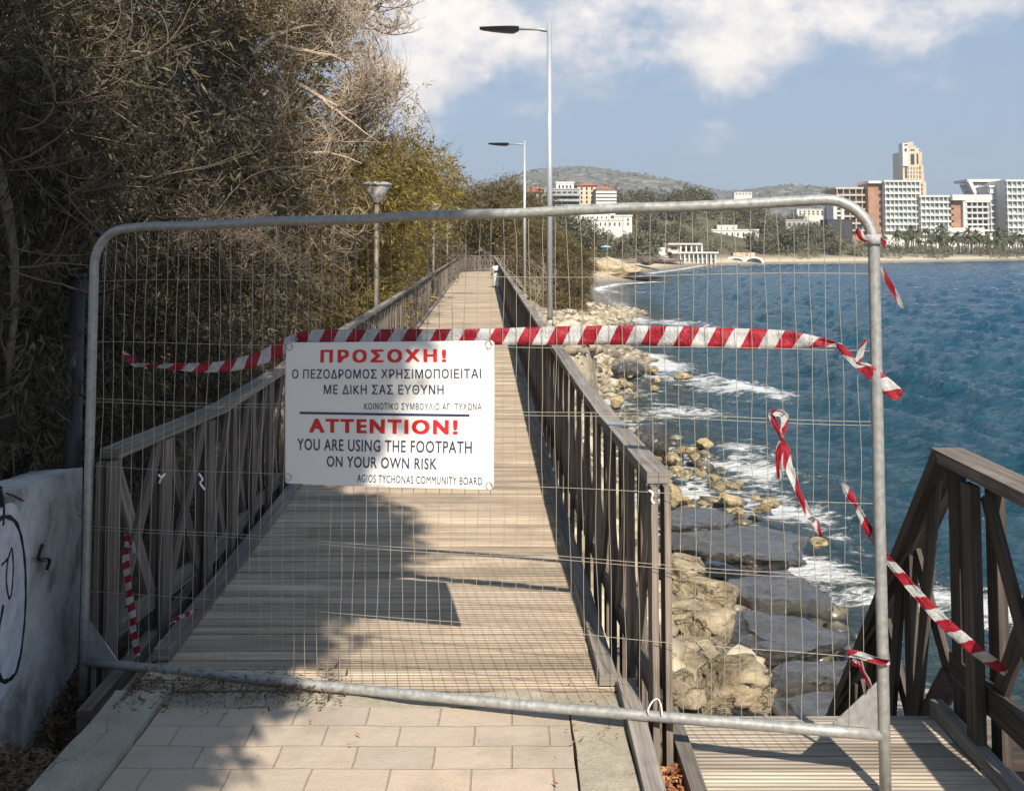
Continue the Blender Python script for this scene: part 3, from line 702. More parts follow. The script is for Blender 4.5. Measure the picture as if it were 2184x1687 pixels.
# ------------------------------------------------------------------ wall with graffiti
WA = G(170, 1392, -.16); WB = G(0, 1603, -.16); wdir = (WB - WA); wdir.z = 0; wdir.normalize(); wn = Vector((-wdir.y, wdir.x, 0)); 
if wn.x < 0: wn = -wn
def WP(u, v, o=.004):
    d = pix_dir(u, v); c = Vector((0, 0, H)); t = (WA - c).dot(wn) / d.dot(wn); return c + d * t + wn * o
wl = thing('graffiti_wall', (WA.x, WA.y, -.3), 'chipped grey concrete wall sprayed with black graffiti, under the trees', 'wall')
Ls = 5.0; nL, nZ = 70, 26; V = []; F = []
for i in range(nL + 1):
    s_ = Ls * i / nL; top = .74 + .055 * s_ * (1 if s_ < 3 else .6) + float(fbm(np.array([s_ * 3]), np.array([.3]), 0, 4, 2)[0]) * .06
    if s_ < .25: top -= .03 * (1 - s_ / .25)
    for j in range(nZ + 1):
        z = -.3 + (top + .3) * j / nZ; p = WA + wdir * s_
        o = float(fbm(np.array([s_ * 2.5]), np.array([z * 2.5]), 0, 4, 21)[0]) * .010 
        V.append(p + wn * (o - .006) + Vector((0, 0, z)) - Vector((0, 0, WA.z)) )
nv = len(V)
for i in range(nL + 1): V.append(WA + wdir * (Ls * i / nL) - wn * .22 + Vector((0, 0, V[i * (nZ + 1) + nZ].z - .01 - WA.z)));
for i in range(nL + 1): V.append(WA + wdir * (Ls * i / nL) - wn * .22 + Vector((0, 0, -.5)))
for i in range(nL):
    for j in range(nZ): a = i * (nZ + 1) + j; F.append((a, a + 1, a + nZ + 2, a + nZ + 1))
    a = i * (nZ + 1) + nZ; F.append((a, nv + i, nv + i + 1, a + nZ + 1)); F.append((nv + i, nv + nL + 1 + i, nv + nL + 2 + i, nv + i + 1))
F.append(tuple(range(nZ + 1))[::-1] + (nv + nL + 1, nv)) 
m = MB(); m.add(V, F); m.build('wall_face', M_WALL, wl)
def stroke(nm, pts, w, mat, o=.0105):
    pts = [WP(u, v, o) for u, v in pts]
    fine = []
    for i in range(len(pts) - 1):
        p0, p1, p2, p3 = pts[max(i - 1, 0)], pts[i], pts[i + 1], pts[min(i + 2, len(pts) - 1)]
        for k in range(8):
            t = k / 8; fine.append(.5 * (2 * p1 + (p2 - p0) * t + (2 * p0 - 5 * p1 + 4 * p2 - p3) * t * t + (3 * p1 - p0 - 3 * p2 + p3) * t ** 3))
    fine.append(pts[-1]); q = MB(); vs = []
    for i, p in enumerate(fine):
        t = (fine[min(i + 1, len(fine) - 1)] - fine[max(i - 1, 0)]).normalized(); sd = t.cross(wn).normalized() * w / 2 * (1 + .25 * math.sin(i * 1.3)); vs += [p + sd, p - sd]
        vs += [p - sd - wn * .012, p + sd - wn * .012]
    q.add(vs, [f for i in range(len(fine) - 1) for f in ((4 * i, 4 * i + 1, 4 * i + 5, 4 * i + 4), (4 * i + 1, 4 * i + 2, 4 * i + 6, 4 * i + 5), (4 * i + 3, 4 * i, 4 * i + 4, 4 * i + 7))]); return q.build(nm, mat, wl)
q = MB(); cpt = WP(-5, 1290, .008); ry, rz_ = .30, .36
poly = [cpt + wdir * (math.cos(a) * ry * (1 + .06 * math.sin(5 * a))) + Vector((0, 0, math.sin(a) * rz_ * (1 + .05 * math.cos(3 * a)))) for a in [k * 6.2832 / 40 for k in range(40)]]
q.prism([p - wn * .03 for p in poly], wn * .03); q.build('white_spray_patch', M_SPRAYW, wl)
stroke('black_spray_line', [(-30, 1128), (5, 1102), (32, 1120), (46, 1180), (50, 1260), (46, 1340), (34, 1420), (16, 1448), (-4, 1446), (-12, 1380), (2, 1290)], .016, M_SPRAY)
stroke('black_spray_line', [(-2, 1205), (12, 1190), (20, 1170), (23, 1210), (20, 1260), (14, 1275), (8, 1235), (12, 1190)], .009, M_SPRAY)
stroke('black_spray_line', [(-4, 1040), (3, 1075), (2, 1120)], .016, M_SPRAY)
stroke('thin_spray_scrawl', [(70, 1190), (102, 1192), (98, 1215)], .003, M_SPRAY); stroke('thin_spray_scrawl', [(88, 1160), (80, 1192), (95, 1196)], .003, M_SPRAY)
stroke('thin_spray_scrawl', [(10, 1052), (28, 1058), (46, 1068)], .003, M_SPRAY)
# ------------------------------------------------------------------ site fence panel
FA = G(178, 1490, -.16); FB = G(1889, 1700, -.10)
fd = Vector((FB.x - FA.x, FB.y - FA.y, 0)); FW = fd.length; fd.normalize(); fn = Vector((fd.y, -fd.x, 0))     # fn faces the viewer
if fn.y > 0: fn = -fn
def FP(u, v, o=0.0):
    d = pix_dir(u, v); c = Vector((0, 0, H)); t = ((FA + fn * o) - c).dot(fn) / d.dot(fn); return c + d * t
def FS(p): return (Vector(p) - FA).dot(fd)
def FX(s_, z, o=0.0): return Vector((FA.x, FA.y, 0)) + fd * s_ + fn * o + Vector((0, 0, z))
tl = FP(262, 486); tr = FP(1782, 428); bl = FP(190, 1411); brr = FP(1884, 1567)
def ztop(s_): return tl.z + (tr.z - tl.z) * (s_ - FS(tl)) / (FS(tr) - FS(tl))
def zbot(s_): return bl.z + (brr.z - bl.z) * (s_ - FS(bl)) / (FS(brr) - FS(bl))
fence = thing('site_fence_panel', FX(FW / 2, -.14), 'galvanised mesh fence panel with rounded corners standing across the footpath', 'fence')
RT = .0198; RC = .16
pth = [FX(0, FA.z)]
pth += [FX(0, z) for z in np.linspace(.2, ztop(0) - RC, 6)]
pth += [FX(RC - RC * math.cos(a), ztop(0) - RC + RC * math.sin(a)) for a in np.linspace(0, math.pi / 2, 10)[1:]]
pth += [FX(s_, ztop(s_) + .003 * math.sin(s_ * 9)) for s_ in np.linspace(RC + .1, FW - RC - .1, 14)]
pth += [FX(FW - RC + RC * math.sin(a), ztop(FW) - RC + RC * math.cos(a)) for a in np.linspace(0, math.pi / 2, 10)]
pth += [FX(FW, z) for z in np.linspace(ztop(FW) - RC - .1, .2, 6)] + [FX(FW, FB.z - .02)]
m = MB(); m.tube(pth, RT, 16); m.build('frame', M_GALV, fence, True)
m = MB(); m.tube([FX(s_, zbot(s_) - .012 * math.sin(math.pi * s_ / FW)) for s_ in np.linspace(0, FW, 14)], RT * .95, 16); m.build('bottom_tube', M_GALV, fence, True)
for s0, sg in ((.012, 1), (FW - .012, -1)):
    z0 = zbot(s0) + .018; m = MB(); pl = [FX(s0, z0, -.004), FX(s0 + sg * .155, z0 + .0, -.004), FX(s0, z0 + .165, -.004)]
    m.prism(pl, fn * .006); m.build('corner_plate', M_GALV, fence)
m = MB(); nw = 61; WR = .00115
def wob(i, z): return .0032 * math.sin(i * 12.9898 + z * 7) + .0025 * math.sin(i * 4.1 + z * 13)
hz_list = [FP(1100, v).z for v in (594, 742, 887, 1040, 1192, 1342)]
for i in range(nw):
    s_ = .035 + (FW - .07) * (i + .5) / nw
    if s_ < RC: zt_ = ztop(0) - RC + math.sqrt(max(0, RC ** 2 - (RC - s_) ** 2))
    elif s_ > FW - RC: zt_ = ztop(FW) - RC + math.sqrt(max(0, RC ** 2 - (s_ - FW + RC) ** 2))
    else: zt_ = ztop(s_)
    zb_ = zbot(s_)
    kink = rnd.uniform(-.012, .012)
    zs = np.linspace(zb_, zt_, 22)
    m.tube([FX(s_ + wob(i, z) + (kink * max(0, (z - zt_ + .12) / .12) if z > zt_ - .12 else 0), z, .004 + .002 * math.sin(i + z * 5)) for z in zs], WR, 5, False)
for k, hz0 in enumerate(hz_list):
    for dz in ((0,) if k not in (2, 4) else (0, .013)):
        m.tube([FX(s_, hz0 + dz + (ztop(s_) - ztop(FW / 2)) * .4 + (zbot(s_) - zbot(FW / 2)) * .2 + .004 * math.sin(s_ * 5 + k), .0) for s_ in np.linspace(0, FW, 60)], WR, 5, False)
m.build('wire_mesh', M_WIRE, fence, True)

# ------------------------------------------------------------------ warning sign
c_tl, c_tr, c_br, c_bl = FP(612, 734, .022), FP(1050, 730, .022), FP(1050, 1040, .022), FP(611, 1028, .022)
S0 = (FS(c_tl) + FS(c_bl)) / 2; S1 = (FS(c_tr) + FS(c_br)) / 2
sign = thing('warning_sign', FX((S0 + S1) / 2, c_bl.z, .022), 'white board with red and navy warning text in two languages, wired to the fence', 'sign')
def SP(a, b, o=.022):
    zt_ = c_tl.z + (c_tr.z - c_tl.z) * a; zb_ = c_bl.z + (c_br.z - c_bl.z) * a
    return FX(S0 + (S1 - S0) * a, zt_ + (zb_ - zt_) * b, o + .011 * 4 * a * (1 - a) * (.45 + .55 * b) + .004 * math.sin(b * 5 + a * 3))
m = MB(); nsg = 12; top = [SP(k / nsg, 0) for k in range(nsg + 1)]; bot = [SP(k / nsg, 1) for k in range(nsg + 1)]
gx, gy = 36, 22; gv = [SP(i / gx, j / gy, .0222 - .0038 * k) for k in (0, 1) for j in range(gy + 1) for i in range(gx + 1)]; gn = (gx + 1) * (gy + 1)
gf = [((j + 1) * (gx + 1) + i, (j + 1) * (gx + 1) + i + 1, j * (gx + 1) + i + 1, j * (gx + 1) + i) for j in range(gy) for i in range(gx)]; gf += [tuple(gn + q for q in f[::-1]) for f in gf]
ed = [i for i in range(gx + 1)] + [j * (gx + 1) + gx for j in range(1, gy + 1)] + [gy * (gx + 1) + i for i in range(gx - 1, -1, -1)] + [j * (gx + 1) for j in range(gy - 1, 0, -1)]
gf += [(ed[i], ed[(i + 1) % len(ed)], gn + ed[(i + 1) % len(ed)], gn + ed[i]) for i in range(len(ed))]
m.add(gv, gf); m.build('panel', M_SIGN, sign)
m = MB()
for a, b, c, d in ((0, 0, 1, 0), (0, 1, 1, 1), (0, 0, 0, 1), (1, 0, 1, 1)):
    for i in range(12): m.beam(SP(a + (c - a) * i / 12, b + (d - b) * i / 12, .0175), SP(a + (c - a) * (i + 1) / 12, b + (d - b) * (i + 1) / 12, .0175), .012, .006, tuple(fn))
m.build('rim', M_SIGN, sign)
def text(nm, body, a0, a1, b0, b1, mat, bold=0.0, sp=1.0):
    c = bpy.data.curves.new(nm, 'FONT'); c.body = body; c.size = 1; c.space_character = sp; c.resolution_u = 3
    t = bpy.data.objects.new(nm, c); COL.objects.link(t); bpy.context.view_layer.update()
    me = bpy.data.meshes.new_from_object(t.evaluated_get(bpy.context.evaluated_depsgraph_get())); bpy.data.objects.remove(t)
    v = np.empty(len(me.vertices) * 3); me.vertices.foreach_get('co', v); v = v.reshape(-1, 3)
    lo, hi = v.min(0), v.max(0); bt = max(lo[1], -.02); top_ = hi[1]; q = MB(); k = 0
    shifts = [(0, 0)] if not bold else [(i * bold, j * bold * .55) for i in (-1, -.33, .33, 1) for j in (-1, 0, 1)]      # a heavy face: the same strokes laid side by side
    for dx, dy in shifts:
        out = []
        for p in v:
            a = a0 + (a1 - a0) * (p[0] + dx - lo[0] + bold) / (hi[0] - lo[0] + 2 * bold); b = b1 - (b1 - b0) * (p[1] + dy - bt + bold * .55) / (top_ - bt + 1.1 * bold)
            out.append(SP(a, b, .0229 + .00006 * k))
        q.add(out, [tuple(f.vertices) for f in me.polygons]); k += 1
    bpy.data.meshes.remove(me); return q.build(nm, mat, sign)
text('red_greek_heading', 'ΠΡΟΣΟΧΗ!', .173, .788, .042, .136, M_RED, .05, 1.34)
text('greek_line', 'Ο ΠΕΖΟΔΡΟΜΟΣ ΧΡΗΣΙΜΟΠΟΙΕΙΤΑΙ', .028, .948, .183, .250, M_INK, .016, 1.12)
text('greek_line', 'ΜΕ ΔΙKΗ ΣΑΣ ΕΥΘΥΝΗ', .193, .775, .294, .362, M_INK, .016, 1.12)
text('greek_small_line', 'KΟΙΝΟΤΙKΟ ΣΥΜΒΟΥΛΙΟ ΑΓ. ΤΥΧΩΝΑ', .395, .950, .423, .470, M_INK, .010, 1.15)
text('red_english_heading', 'ATTENTION!', .118, .841, .538, .640, M_RED, .05, 1.26)
text('english_line', 'YOU ARE USING THE FOOTPATH', .057, .908, .684, .768, M_INK, .016, 1.1)
text('english_line', 'ON YOUR OWN RISK', .209, .747, .804, .882, M_INK, .016, 1.1)
text('english_small_line', 'AGIOS TYCHONAS COMMUNITY BOARD', .364, .957, .928, .982, M_INK, .010, 1.12)
m = MB(); [m.beam(SP(.07 + .825 * i / 20, .498 + .009 * i / 20, .0229), SP(.07 + .825 * (i + 1) / 20, .498 + .009 * (i + 1) / 20, .0229), .009, .001, tuple(fn)) for i in range(20)]; m.build('dividing_line', M_INK, sign)
for a, b in ((.012, .02), (.985, .012), (.99, .985), (.012, .965)):
    m = MB(); p = SP(a, b, .026); m.tube([p + fd * (.014 * math.cos(t)) + Vector((0, 0, .014 * math.sin(t))) + fn * (.004 * math.sin(3 * t)) for t in np.linspace(0, 6.5, 14)], .0016, 5)
    m.tube([p + fd * .008, p + fd * .03 * (1 if a < .5 else -.6) + Vector((0, 0, .035)) - fn * .02], .0012, 5); m.build('tie_wire', M_WIRE, sign, True)

# ------------------------------------------------------------------ hazard tape
def cat(pts, n=10):
    out = []
    for i in range(len(pts) - 1):
        p0, p1, p2, p3 = pts[max(i - 1, 0)], pts[i], pts[i + 1], pts[min(i + 2, len(pts) - 1)]
        for k in range(n):
            t = k / n; out.append(.5 * (2 * p1 + (p2 - p0) * t + (2 * p0 - 5 * p1 + 4 * p2 - p3) * t * t + (3 * p1 - p0 - 3 * p2 + p3) * t ** 3))
    return out + [pts[-1]]
PX = 3.85 / 2184
def ribbon(mb, pts, ws, period=.122, u0=0.0, ripple=.004, twist=0.0, nw=4, slant=1.0):
    """a strip of thin plastic along pts (world); ws = full widths in metres"""
    P_ = np.array([tuple(p) + (w,) for p, w in zip(pts, ws)]); ps = cat([Vector(p) for p in P_], 10) if False else None
    C = cat([Vector(p) for p in pts], 10); Wd = np.interp(np.linspace(0, len(pts) - 1, len(C)), range(len(pts)), ws)
    L_ = 0; vs = []; us = []
    for i, p in enumerate(C):
        if i: L_ += (p - C[i - 1]).length
        t = (C[min(i + 1, len(C) - 1)] - C[max(i - 1, 0)]).normalized()
        sd = t.cross(fn); sd = sd.normalized() if sd.length > 1e-5 else Vector((0, 0, 1))
        if sd.dot(Vector((0, 0, 1))) < 0 and abs(t.z) < .8: sd = -sd
        a = twist * L_ + .25 * math.sin(L_ * 9); sd = sd * math.cos(a * .6) + fn * math.sin(a * .6)
        fold = max(0, 1 - Wd[i] / .06)
        for k in range(nw + 1):
            f = k / nw - .5
            vs.append(p + sd * (f * Wd[i]) + fn * (ripple * math.sin(L_ * 42 + f * 5) + .010 * fold * math.cos(f * 12)))
            us.append((u0 + L_ / period, (k / nw) * slant))
    n = len(C); fs = []; uv = []
    for i in range(n - 1):
        for k in range(nw):
            q = (i * (nw + 1) + k, i * (nw + 1) + k + 1, (i + 1) * (nw + 1) + k + 1, (i + 1) * (nw + 1) + k); fs.append(q); uv.append([us[j] for j in q])
    mb.add(vs, fs, uv)
def finish(mb, label, tie=None):
    o = mb.build('hazard_tape', M_TAPE, None, True); sm = o.modifiers.new('thick', 'SOLIDIFY'); sm.thickness = .0006
    tag(o, label, 'tape', 'red and white hazard tape'); return o
def fpts(l, o=-.014): return [FP(u, v, o) for u, v, _ in l], [w * PX for _, _, w in l]
m = MB()
A = [(262, 750, 10), (276, 764, 17), (290, 776, 14), (302, 778, 8), (350, 780, 12), (420, 784, 22), (490, 780, 27), (560, 762, 32), (612, 737, 36), (660, 721, 36), (750, 719, 34), (900, 718, 33), (1050, 718, 36), (1200, 716, 40), (1350, 715, 41), (1500, 720, 42), (1600, 723, 42), (1680, 725, 37), (1740, 729, 22), (1778, 733, 11), (1790, 735, 8)]
ribbon(m, *fpts(A), period=.120); finish(m, 'long striped tape stretched across the whole fence above the sign')
m = MB(); ribbon(m, *fpts([(1786, 733, 9), (1800, 748, 16), (1818, 768, 14), (1828, 778, 12), (1846, 786, 24), (1866, 803, 27), (1890, 822, 30), (1912, 840, 28), (1921, 846, 16)], .012), period=.12, u0=.2)
ribbon(m, *fpts([(1829, 775, 10), (1834, 758, 12), (1841, 738, 9), (1846, 724, 6)], .014), period=.12, u0=.6); finish(m, 'short loose tape end flapping off the fence post, below its rounded corner')
m = MB(); c0 = FX(FW, FP(1862, 511).z)
ring = [c0 + fd * (.027 * math.cos(t)) + fn * (.027 * math.sin(t)) for t in np.linspace(0, 6.6, 14)]
vs = [p + Vector((0, 0, dz + .004 * math.sin(3 * i))) for i, p in enumerate(ring) for dz in (-.017, .017)]
m.add(vs, [(2 * i, 2 * i + 2, 2 * i + 3, 2 * i + 1) for i in range(13)], [[(.6, 0), (.62, 0), (.62, .1), (.6, .1)]] * 13)
ribbon(m, *fpts([(1852, 512, 8), (1840, 508, 12), (1833, 497, 13), (1828, 488, 5)], .01), period=.3, u0=.1)
ribbon(m, *fpts([(1876, 508, 8), (1884, 518, 12), (1886, 528, 3)], .01), period=2, u0=1.3)
ribbon(m, *fpts([(1874, 562, 4), (1882, 578, 9), (1898, 608, 11), (1914, 636, 10), (1926, 660, 3)], -.02), period=.16, u0=.9); finish(m, 'tape knotted round the top of the fence post, with a wind-blown tail')
m = MB(); ribbon(m, *fpts([(271, 1138, 8), (274, 1158, 20), (270, 1180, 16), (272, 1220, 16), (278, 1270, 18), (285, 1330, 19), (292, 1385, 20), (294, 1398, 18)], .012), period=.058, u0=.1, slant=.5)
ribbon(m, *fpts([(276, 1150, 6), (284, 1165, 10), (287, 1180, 4)], .016), period=.1, u0=.4); finish(m, 'striped tape hanging straight down the shaded fence mesh beside the first railing post')
m = MB(); q = [lat(.9) + Vector((.17, 0, .075)), lat(.7) + Vector((.16, 0, .065)), lat(.5) + Vector((.18, 0, .075)), lat(.3) + Vector((.15, 0, .03))]
ribbon(m, [G(420, 1299, .06), G(398, 1312, .06), G(372, 1323, .06), G(357, 1338, .05)], [.012, .03, .026, .01], period=.07, u0=.3, slant=.6); finish(m, 'crumpled tape scrap lying along the shaded kerb board of the boardwalk'); m = MB(); ribbon(m, [G(346, 1362, .05), G(336, 1375, .04), G(318, 1394, .03)], [.03, .045, .03], period=.06, u0=.5, slant=.6)
finish(m, 'torn tape scrap on the deck at the foot of the hanging striped tape')
m = MB()
loop = [(1668, 935, 6), (1658, 912, 12), (1648, 892, 12), (1648, 883, 14), (1660, 879, 16), (1672, 886, 16), (1673, 905, 13), (1668, 925, 9), (1667, 940, 8)]
ribbon(m, *fpts(loop, .012), period=.16, u0=.1)
ribbon(m, *fpts([(1667, 940, 10), (1673, 960, 22), (1680, 990, 18), (1690, 1015, 15), (1703, 1050, 11), (1715, 1075, 13), (1727, 1098, 16), (1738, 1112, 15), (1746, 1130, 10), (1752, 1145, 5)], .012), period=.16, u0=.2, twist=2)
ribbon(m, *fpts([(1666, 942, 9), (1660, 965, 12), (1660, 1000, 8), (1661, 1020, 4)], .016), period=.3, u0=.2)
ribbon(m, *fpts([(1668, 942, 8), (1665, 975, 9), (1668, 1025, 4)], .018), period=.2, u0=.35); finish(m, 'tape tied in a loop with hanging tails on the mesh, in front of the sea')
m = MB(); e0 = Vector((XR - .06, G(2150, 1435, .2).y, 0)); dd = pix_dir(2148, 1434); tt = (XR - .06) / dd.x; pend = Vector((0, 0, H)) + dd * tt
a_ = [FP(1797, 1028, -.02), FP(1806, 1045, -.02), FP(1818, 1064, -.02), FP(1824, 1074, -.02), FP(1838, 1100, -.02), FP(1856, 1136, -.03), FP(1886, 1182, -.03)]
b_ = [a_[-1].lerp(pend, f) + Vector((0, 0, -.035 * math.sin(math.pi * f))) for f in (.14, .3, .5, .7, .88)]
ribbon(m, a_ + b_ + [pend], [w * PX for w in (4, 14, 16, 7, 13, 17, 15, 18, 20, 24, 26, 26, 18)], period=.105, u0=.75, twist=.6, slant=.7); finish(m, 'tape running from the mesh behind the fence post down to the dark stair railing')
m = MB(); c0 = FX(FW, FP(1884, 1404).z)
ribbon(m, *fpts([(1808, 1391, 16), (1826, 1394, 16), (1840, 1398, 14), (1862, 1405, 13), (1884, 1410, 12), (1897, 1409, 9)], .03), period=.12, u0=.5, twist=0)
ribbon(m, *fpts([(1818, 1404, 8), (1826, 1414, 14), (1832, 1420, 6)], .03), period=.2, u0=.1)
ribbon(m, *fpts([(1834, 1408, 9), (1840, 1430, 7), (1850, 1448, 9), (1858, 1466, 4)], .03), period=2, u0=.6); finish(m, 'short tape tied between the mesh and the foot of the fence post')
# scraps of cable tie on the mesh
for k, (pl, lab) in enumerate((([(338, 1012), (345, 1018), (352, 1010), (345, 1018), (340, 1030)], 'small white tape knot on the mesh in front of the first timber braces'), ([(424, 1010), (432, 1022), (427, 1030), (437, 1044)], 'white tape knot with a hanging end on the mesh near the sign'), ([(1384, 1046), (1392, 1052), (1390, 1066), (1396, 1074)], 'frayed white string tied at the top of the sunlit railing post'))):
    m = MB(); m.tube(cat([FP(u, v, .008 + .006 * (i % 2)) for i, (u, v) in enumerate(pl)], 5), .0042, 6); tag(m.build('tape_knot', M_WHITE, None, True), lab, 'tie')
m = MB(); cw = FP(1399, 1513, .0)
m.tube([cw + fd * (.028 * math.cos(t)) * .9 + Vector((0, 0, .028 * math.sin(t))) + fn * (.026 * math.cos(2 * t) - .0) for t in np.linspace(0, 6.3, 16)], .003, 6); tag(m.build('string_tie', M_WHITE, None, True), 'white string binding the fence bottom tube to the sunlit railing post', 'tie')

# ------------------------------------------------------------------ lamps, bin, pole
def street_lamp(u, vb, vt, y, label, arm=2.3):
    b = P(u, vb, y); top = P(u, vt, y)
    r = thing('street_lamp', b, label, 'street lamp', 'tall street lamps on the shore side'); h = top.z - b.z
    m = MB(); m.tube([b + Vector((0, 0, -.6)), b + Vector((0, 0, h))], [.078, .066], 16); m.build('pole', M_POLE, r, True)
    m = MB(); m.lathe(b, [(.0, -.05), (.2, -.05), (.2, .03), (.12, .05), (.1, .12)], 16); m.build('base_flange', M_GALV, r)
    za = h - .17; m = MB(); m.tube([b + Vector((0, 0, za - .03)), b + Vector((-.18, 0, za - .02)), b + Vector((-.30, 0, za)), b + Vector((-.92, 0, za + .01))], [.055, .05, .036, .034], 10); m.build('arm', M_GALV, r, True)
    m = MB(); n = 14; vs = []
    for i in range(n + 1):
        t = i / n; x = -.82 - t * 1.06; w = .15 * math.sin(math.pi * min(1, max(.06, t * .96 + .04)) ** .6) + .05; th = .10 * (1 - t) ** .6 + .035; th = min(th, .035 + .5 * t + .03)
        for yy, zz in ((-w, .01), (-w * .8, .035), (w * .8, .035), (w, .01), (w * .75, -th), (-w * .75, -th)): vs.append(b + Vector((x, yy, za + .03 + zz)))
    m.add(vs, [(i * 6 + j, i * 6 + (j + 1) % 6, (i + 1) * 6 + (j + 1) % 6, (i + 1) * 6 + j) for i in range(n) for j in range(6)] + [(5, 4, 3, 2, 1, 0), tuple(n * 6 + j for j in range(6))])
    hd = m.build('lamp_head', M_BLACK, r)
    m = MB(); m.box(b + Vector((-1.42, 0, za - .035)), (.5, .17, .012)); hd2 = m.build('lens', M_LENS, hd) if False else m.build('lens', M_LENS, r)
    return r
street_lamp(1173, 692, 50, 27.3, 'tall steel street lamp with a flat black head, nearer of the two')
street_lamp(1119, 632, 301, 53, 'tall steel street lamp with a flat black head, standing by the round bush')
def path_lamp(u, vt, y, label):
    top = P(u, vt, y); g = lz(top.x, y); r = thing('path_lamp', (top.x, y, g), label, 'path lamp', 'cone-shaded lamps along the boardwalk'); h = top.z
    m = MB(); m.tube([(top.x, y, g - .2), (top.x, y, h - .30)], .036, 12); m.build('pole', M_BARKP, r, True)
    m = MB(); m.lathe((top.x, y, h), [(.055, -.30), (.07, -.285), (.21, -.035), (.21, -.03)], 22); m.build('lamp_shade', M_SHADE, r, True)
    m = MB(); m.lathe((top.x, y, h), [(.215, -.04), (.225, -.03), (.225, -.01), (.16, .012), (.0, .03)], 22); m.build('cap', M_CAP, r, True)
M_BARKP = plain('lamp_pole_brown', (.20, .16, .13), .6, .1, .15, 8, .1); M_SHADE = plain('frosted_shade', (.62, .62, .58), .25, .1, .35, 11, .1); M_CAP = plain('lamp_cap', (.42, .43, .43), .5, .3, .1, 9, 0)
path_lamp(804, 391, 15.3, 'nearest path lamp, a frosted cone on a brown pole behind the railing'); path_lamp(925, 436, 28.5, 'middle path lamp, a frosted cone half hidden by the fence top'); path_lamp(954, 479, 43, 'farthest path lamp of the row, a pale cone on a thin pole')
bn = thing('litter_bin', P(1060, 612, 40), 'white plastic litter bin on the boardwalk, hung by the seaward railing', 'bin')
b = bn.location; m = MB(); m.lathe(b, [(.0, .02), (.15, .02), (.165, .06), (.185, .66), (.19, .70)], 18); m.build('body', M_STEELW, bn, True)
m = MB(); m.lathe(b, [(.20, .69), (.20, .74), (.16, .80), (.0, .83)], 18); m.build('lid', M_STEELW, bn, True); m = MB(); m.box(b + Vector((0, -.19, .60)), (.22, .03, .06)); m.build('slot', M_BLACK, bn); m = MB(); m.tube([b + Vector((.12, .05, -.1)), b + Vector((.12, .05, .75))], .025, 8); m.build('post', M_GALV, bn)
pb = P(157, 935, 4.96); m = MB(); m.tube([(pb.x, 4.96, -.3), (pb.x, 4.96, P(158, 592, 4.96).z)], .036, 14); m.tube([(pb.x, 4.96, P(158, 592, 4.96).z), (pb.x, 4.96, P(158, 592, 4.96).z + .02)], .042, 14); tag(m.build('metal_pole', M_BLACK, None, True), 'dark metal pole standing behind the graffiti wall under the trees', 'pole')
# ------------------------------------------------------------------ vegetation
M_TWIGB = plain('pale_bare_bark', (.46, .38, .29), .85, 0, .2, 20, .4)
def unit(a): return a / np.maximum(np.linalg.norm(a, axis=-1, keepdims=True), 1e-9)
def leaf_arrays(clumps, n, ln, wd, droop=.35, seed=1, per=9, shell=.62, spread=.16):
    """leaves set on short sprigs through each clump; clumps = (centre, radii, weight)"""
    g = np.random.default_rng(seed)
    C = np.array([c[0] for c in clumps], float); Rr = np.array([c[1] for c in clumps], float); w = np.array([c[2] for c in clumps], float)
    ns = n // per; k = g.choice(len(C), ns, p=w / w.sum())
    d = unit(g.normal(size=(ns, 3))); r = shell + (1 - shell) * g.random((ns, 1)) ** .7; r = np.where(g.random((ns, 1)) < .3, g.random((ns, 1)) ** .5, r)
    r = r * (1 + .22 * g.normal(size=(ns, 1)) * (g.random((ns, 1)) < .4))
    base = C[k] + d * Rr[k] * r
    axs = unit(d * .8 + g.normal(size=(ns, 3)) * .55 + np.array([0, 0, -droop]))
    m = ns * per; sp = np.repeat(base, per, 0); ax_ = np.repeat(axs, per, 0); t = np.tile(np.arange(per) / per, ns)[:, None]
    pos = sp + ax_ * t * spread * (ln / .09) + g.normal(size=(m, 3)) * .012 * (ln / .09)
    dr = unit(ax_ * .75 + g.normal(size=(m, 3)) * .6 + np.array([0, 0, -droop * .6])); sd = unit(np.cross(dr, g.normal(size=(m, 3))))
    l = ln * (.6 + .7 * g.random((m, 1))); ww = wd * (.6 + .7 * g.random((m, 1)))
    nr_ = np.cross(dr, sd); V = np.stack([pos, pos + dr * l * .45 + sd * ww * .5 + nr_ * l * .03, pos + dr * l - nr_ * l * .08, pos + dr * l * .45 - sd * ww * .5 + nr_ * l * .03], 1).reshape(-1, 3)
    F = np.arange(m * 4).reshape(-1, 4)
    tint = np.clip(np.repeat(g.random(ns) * .55 + .2 + .25 * (g.random(len(C)) - .5)[k], per) + g.normal(size=m) * .14, 0, 1)
    return V, F, tint
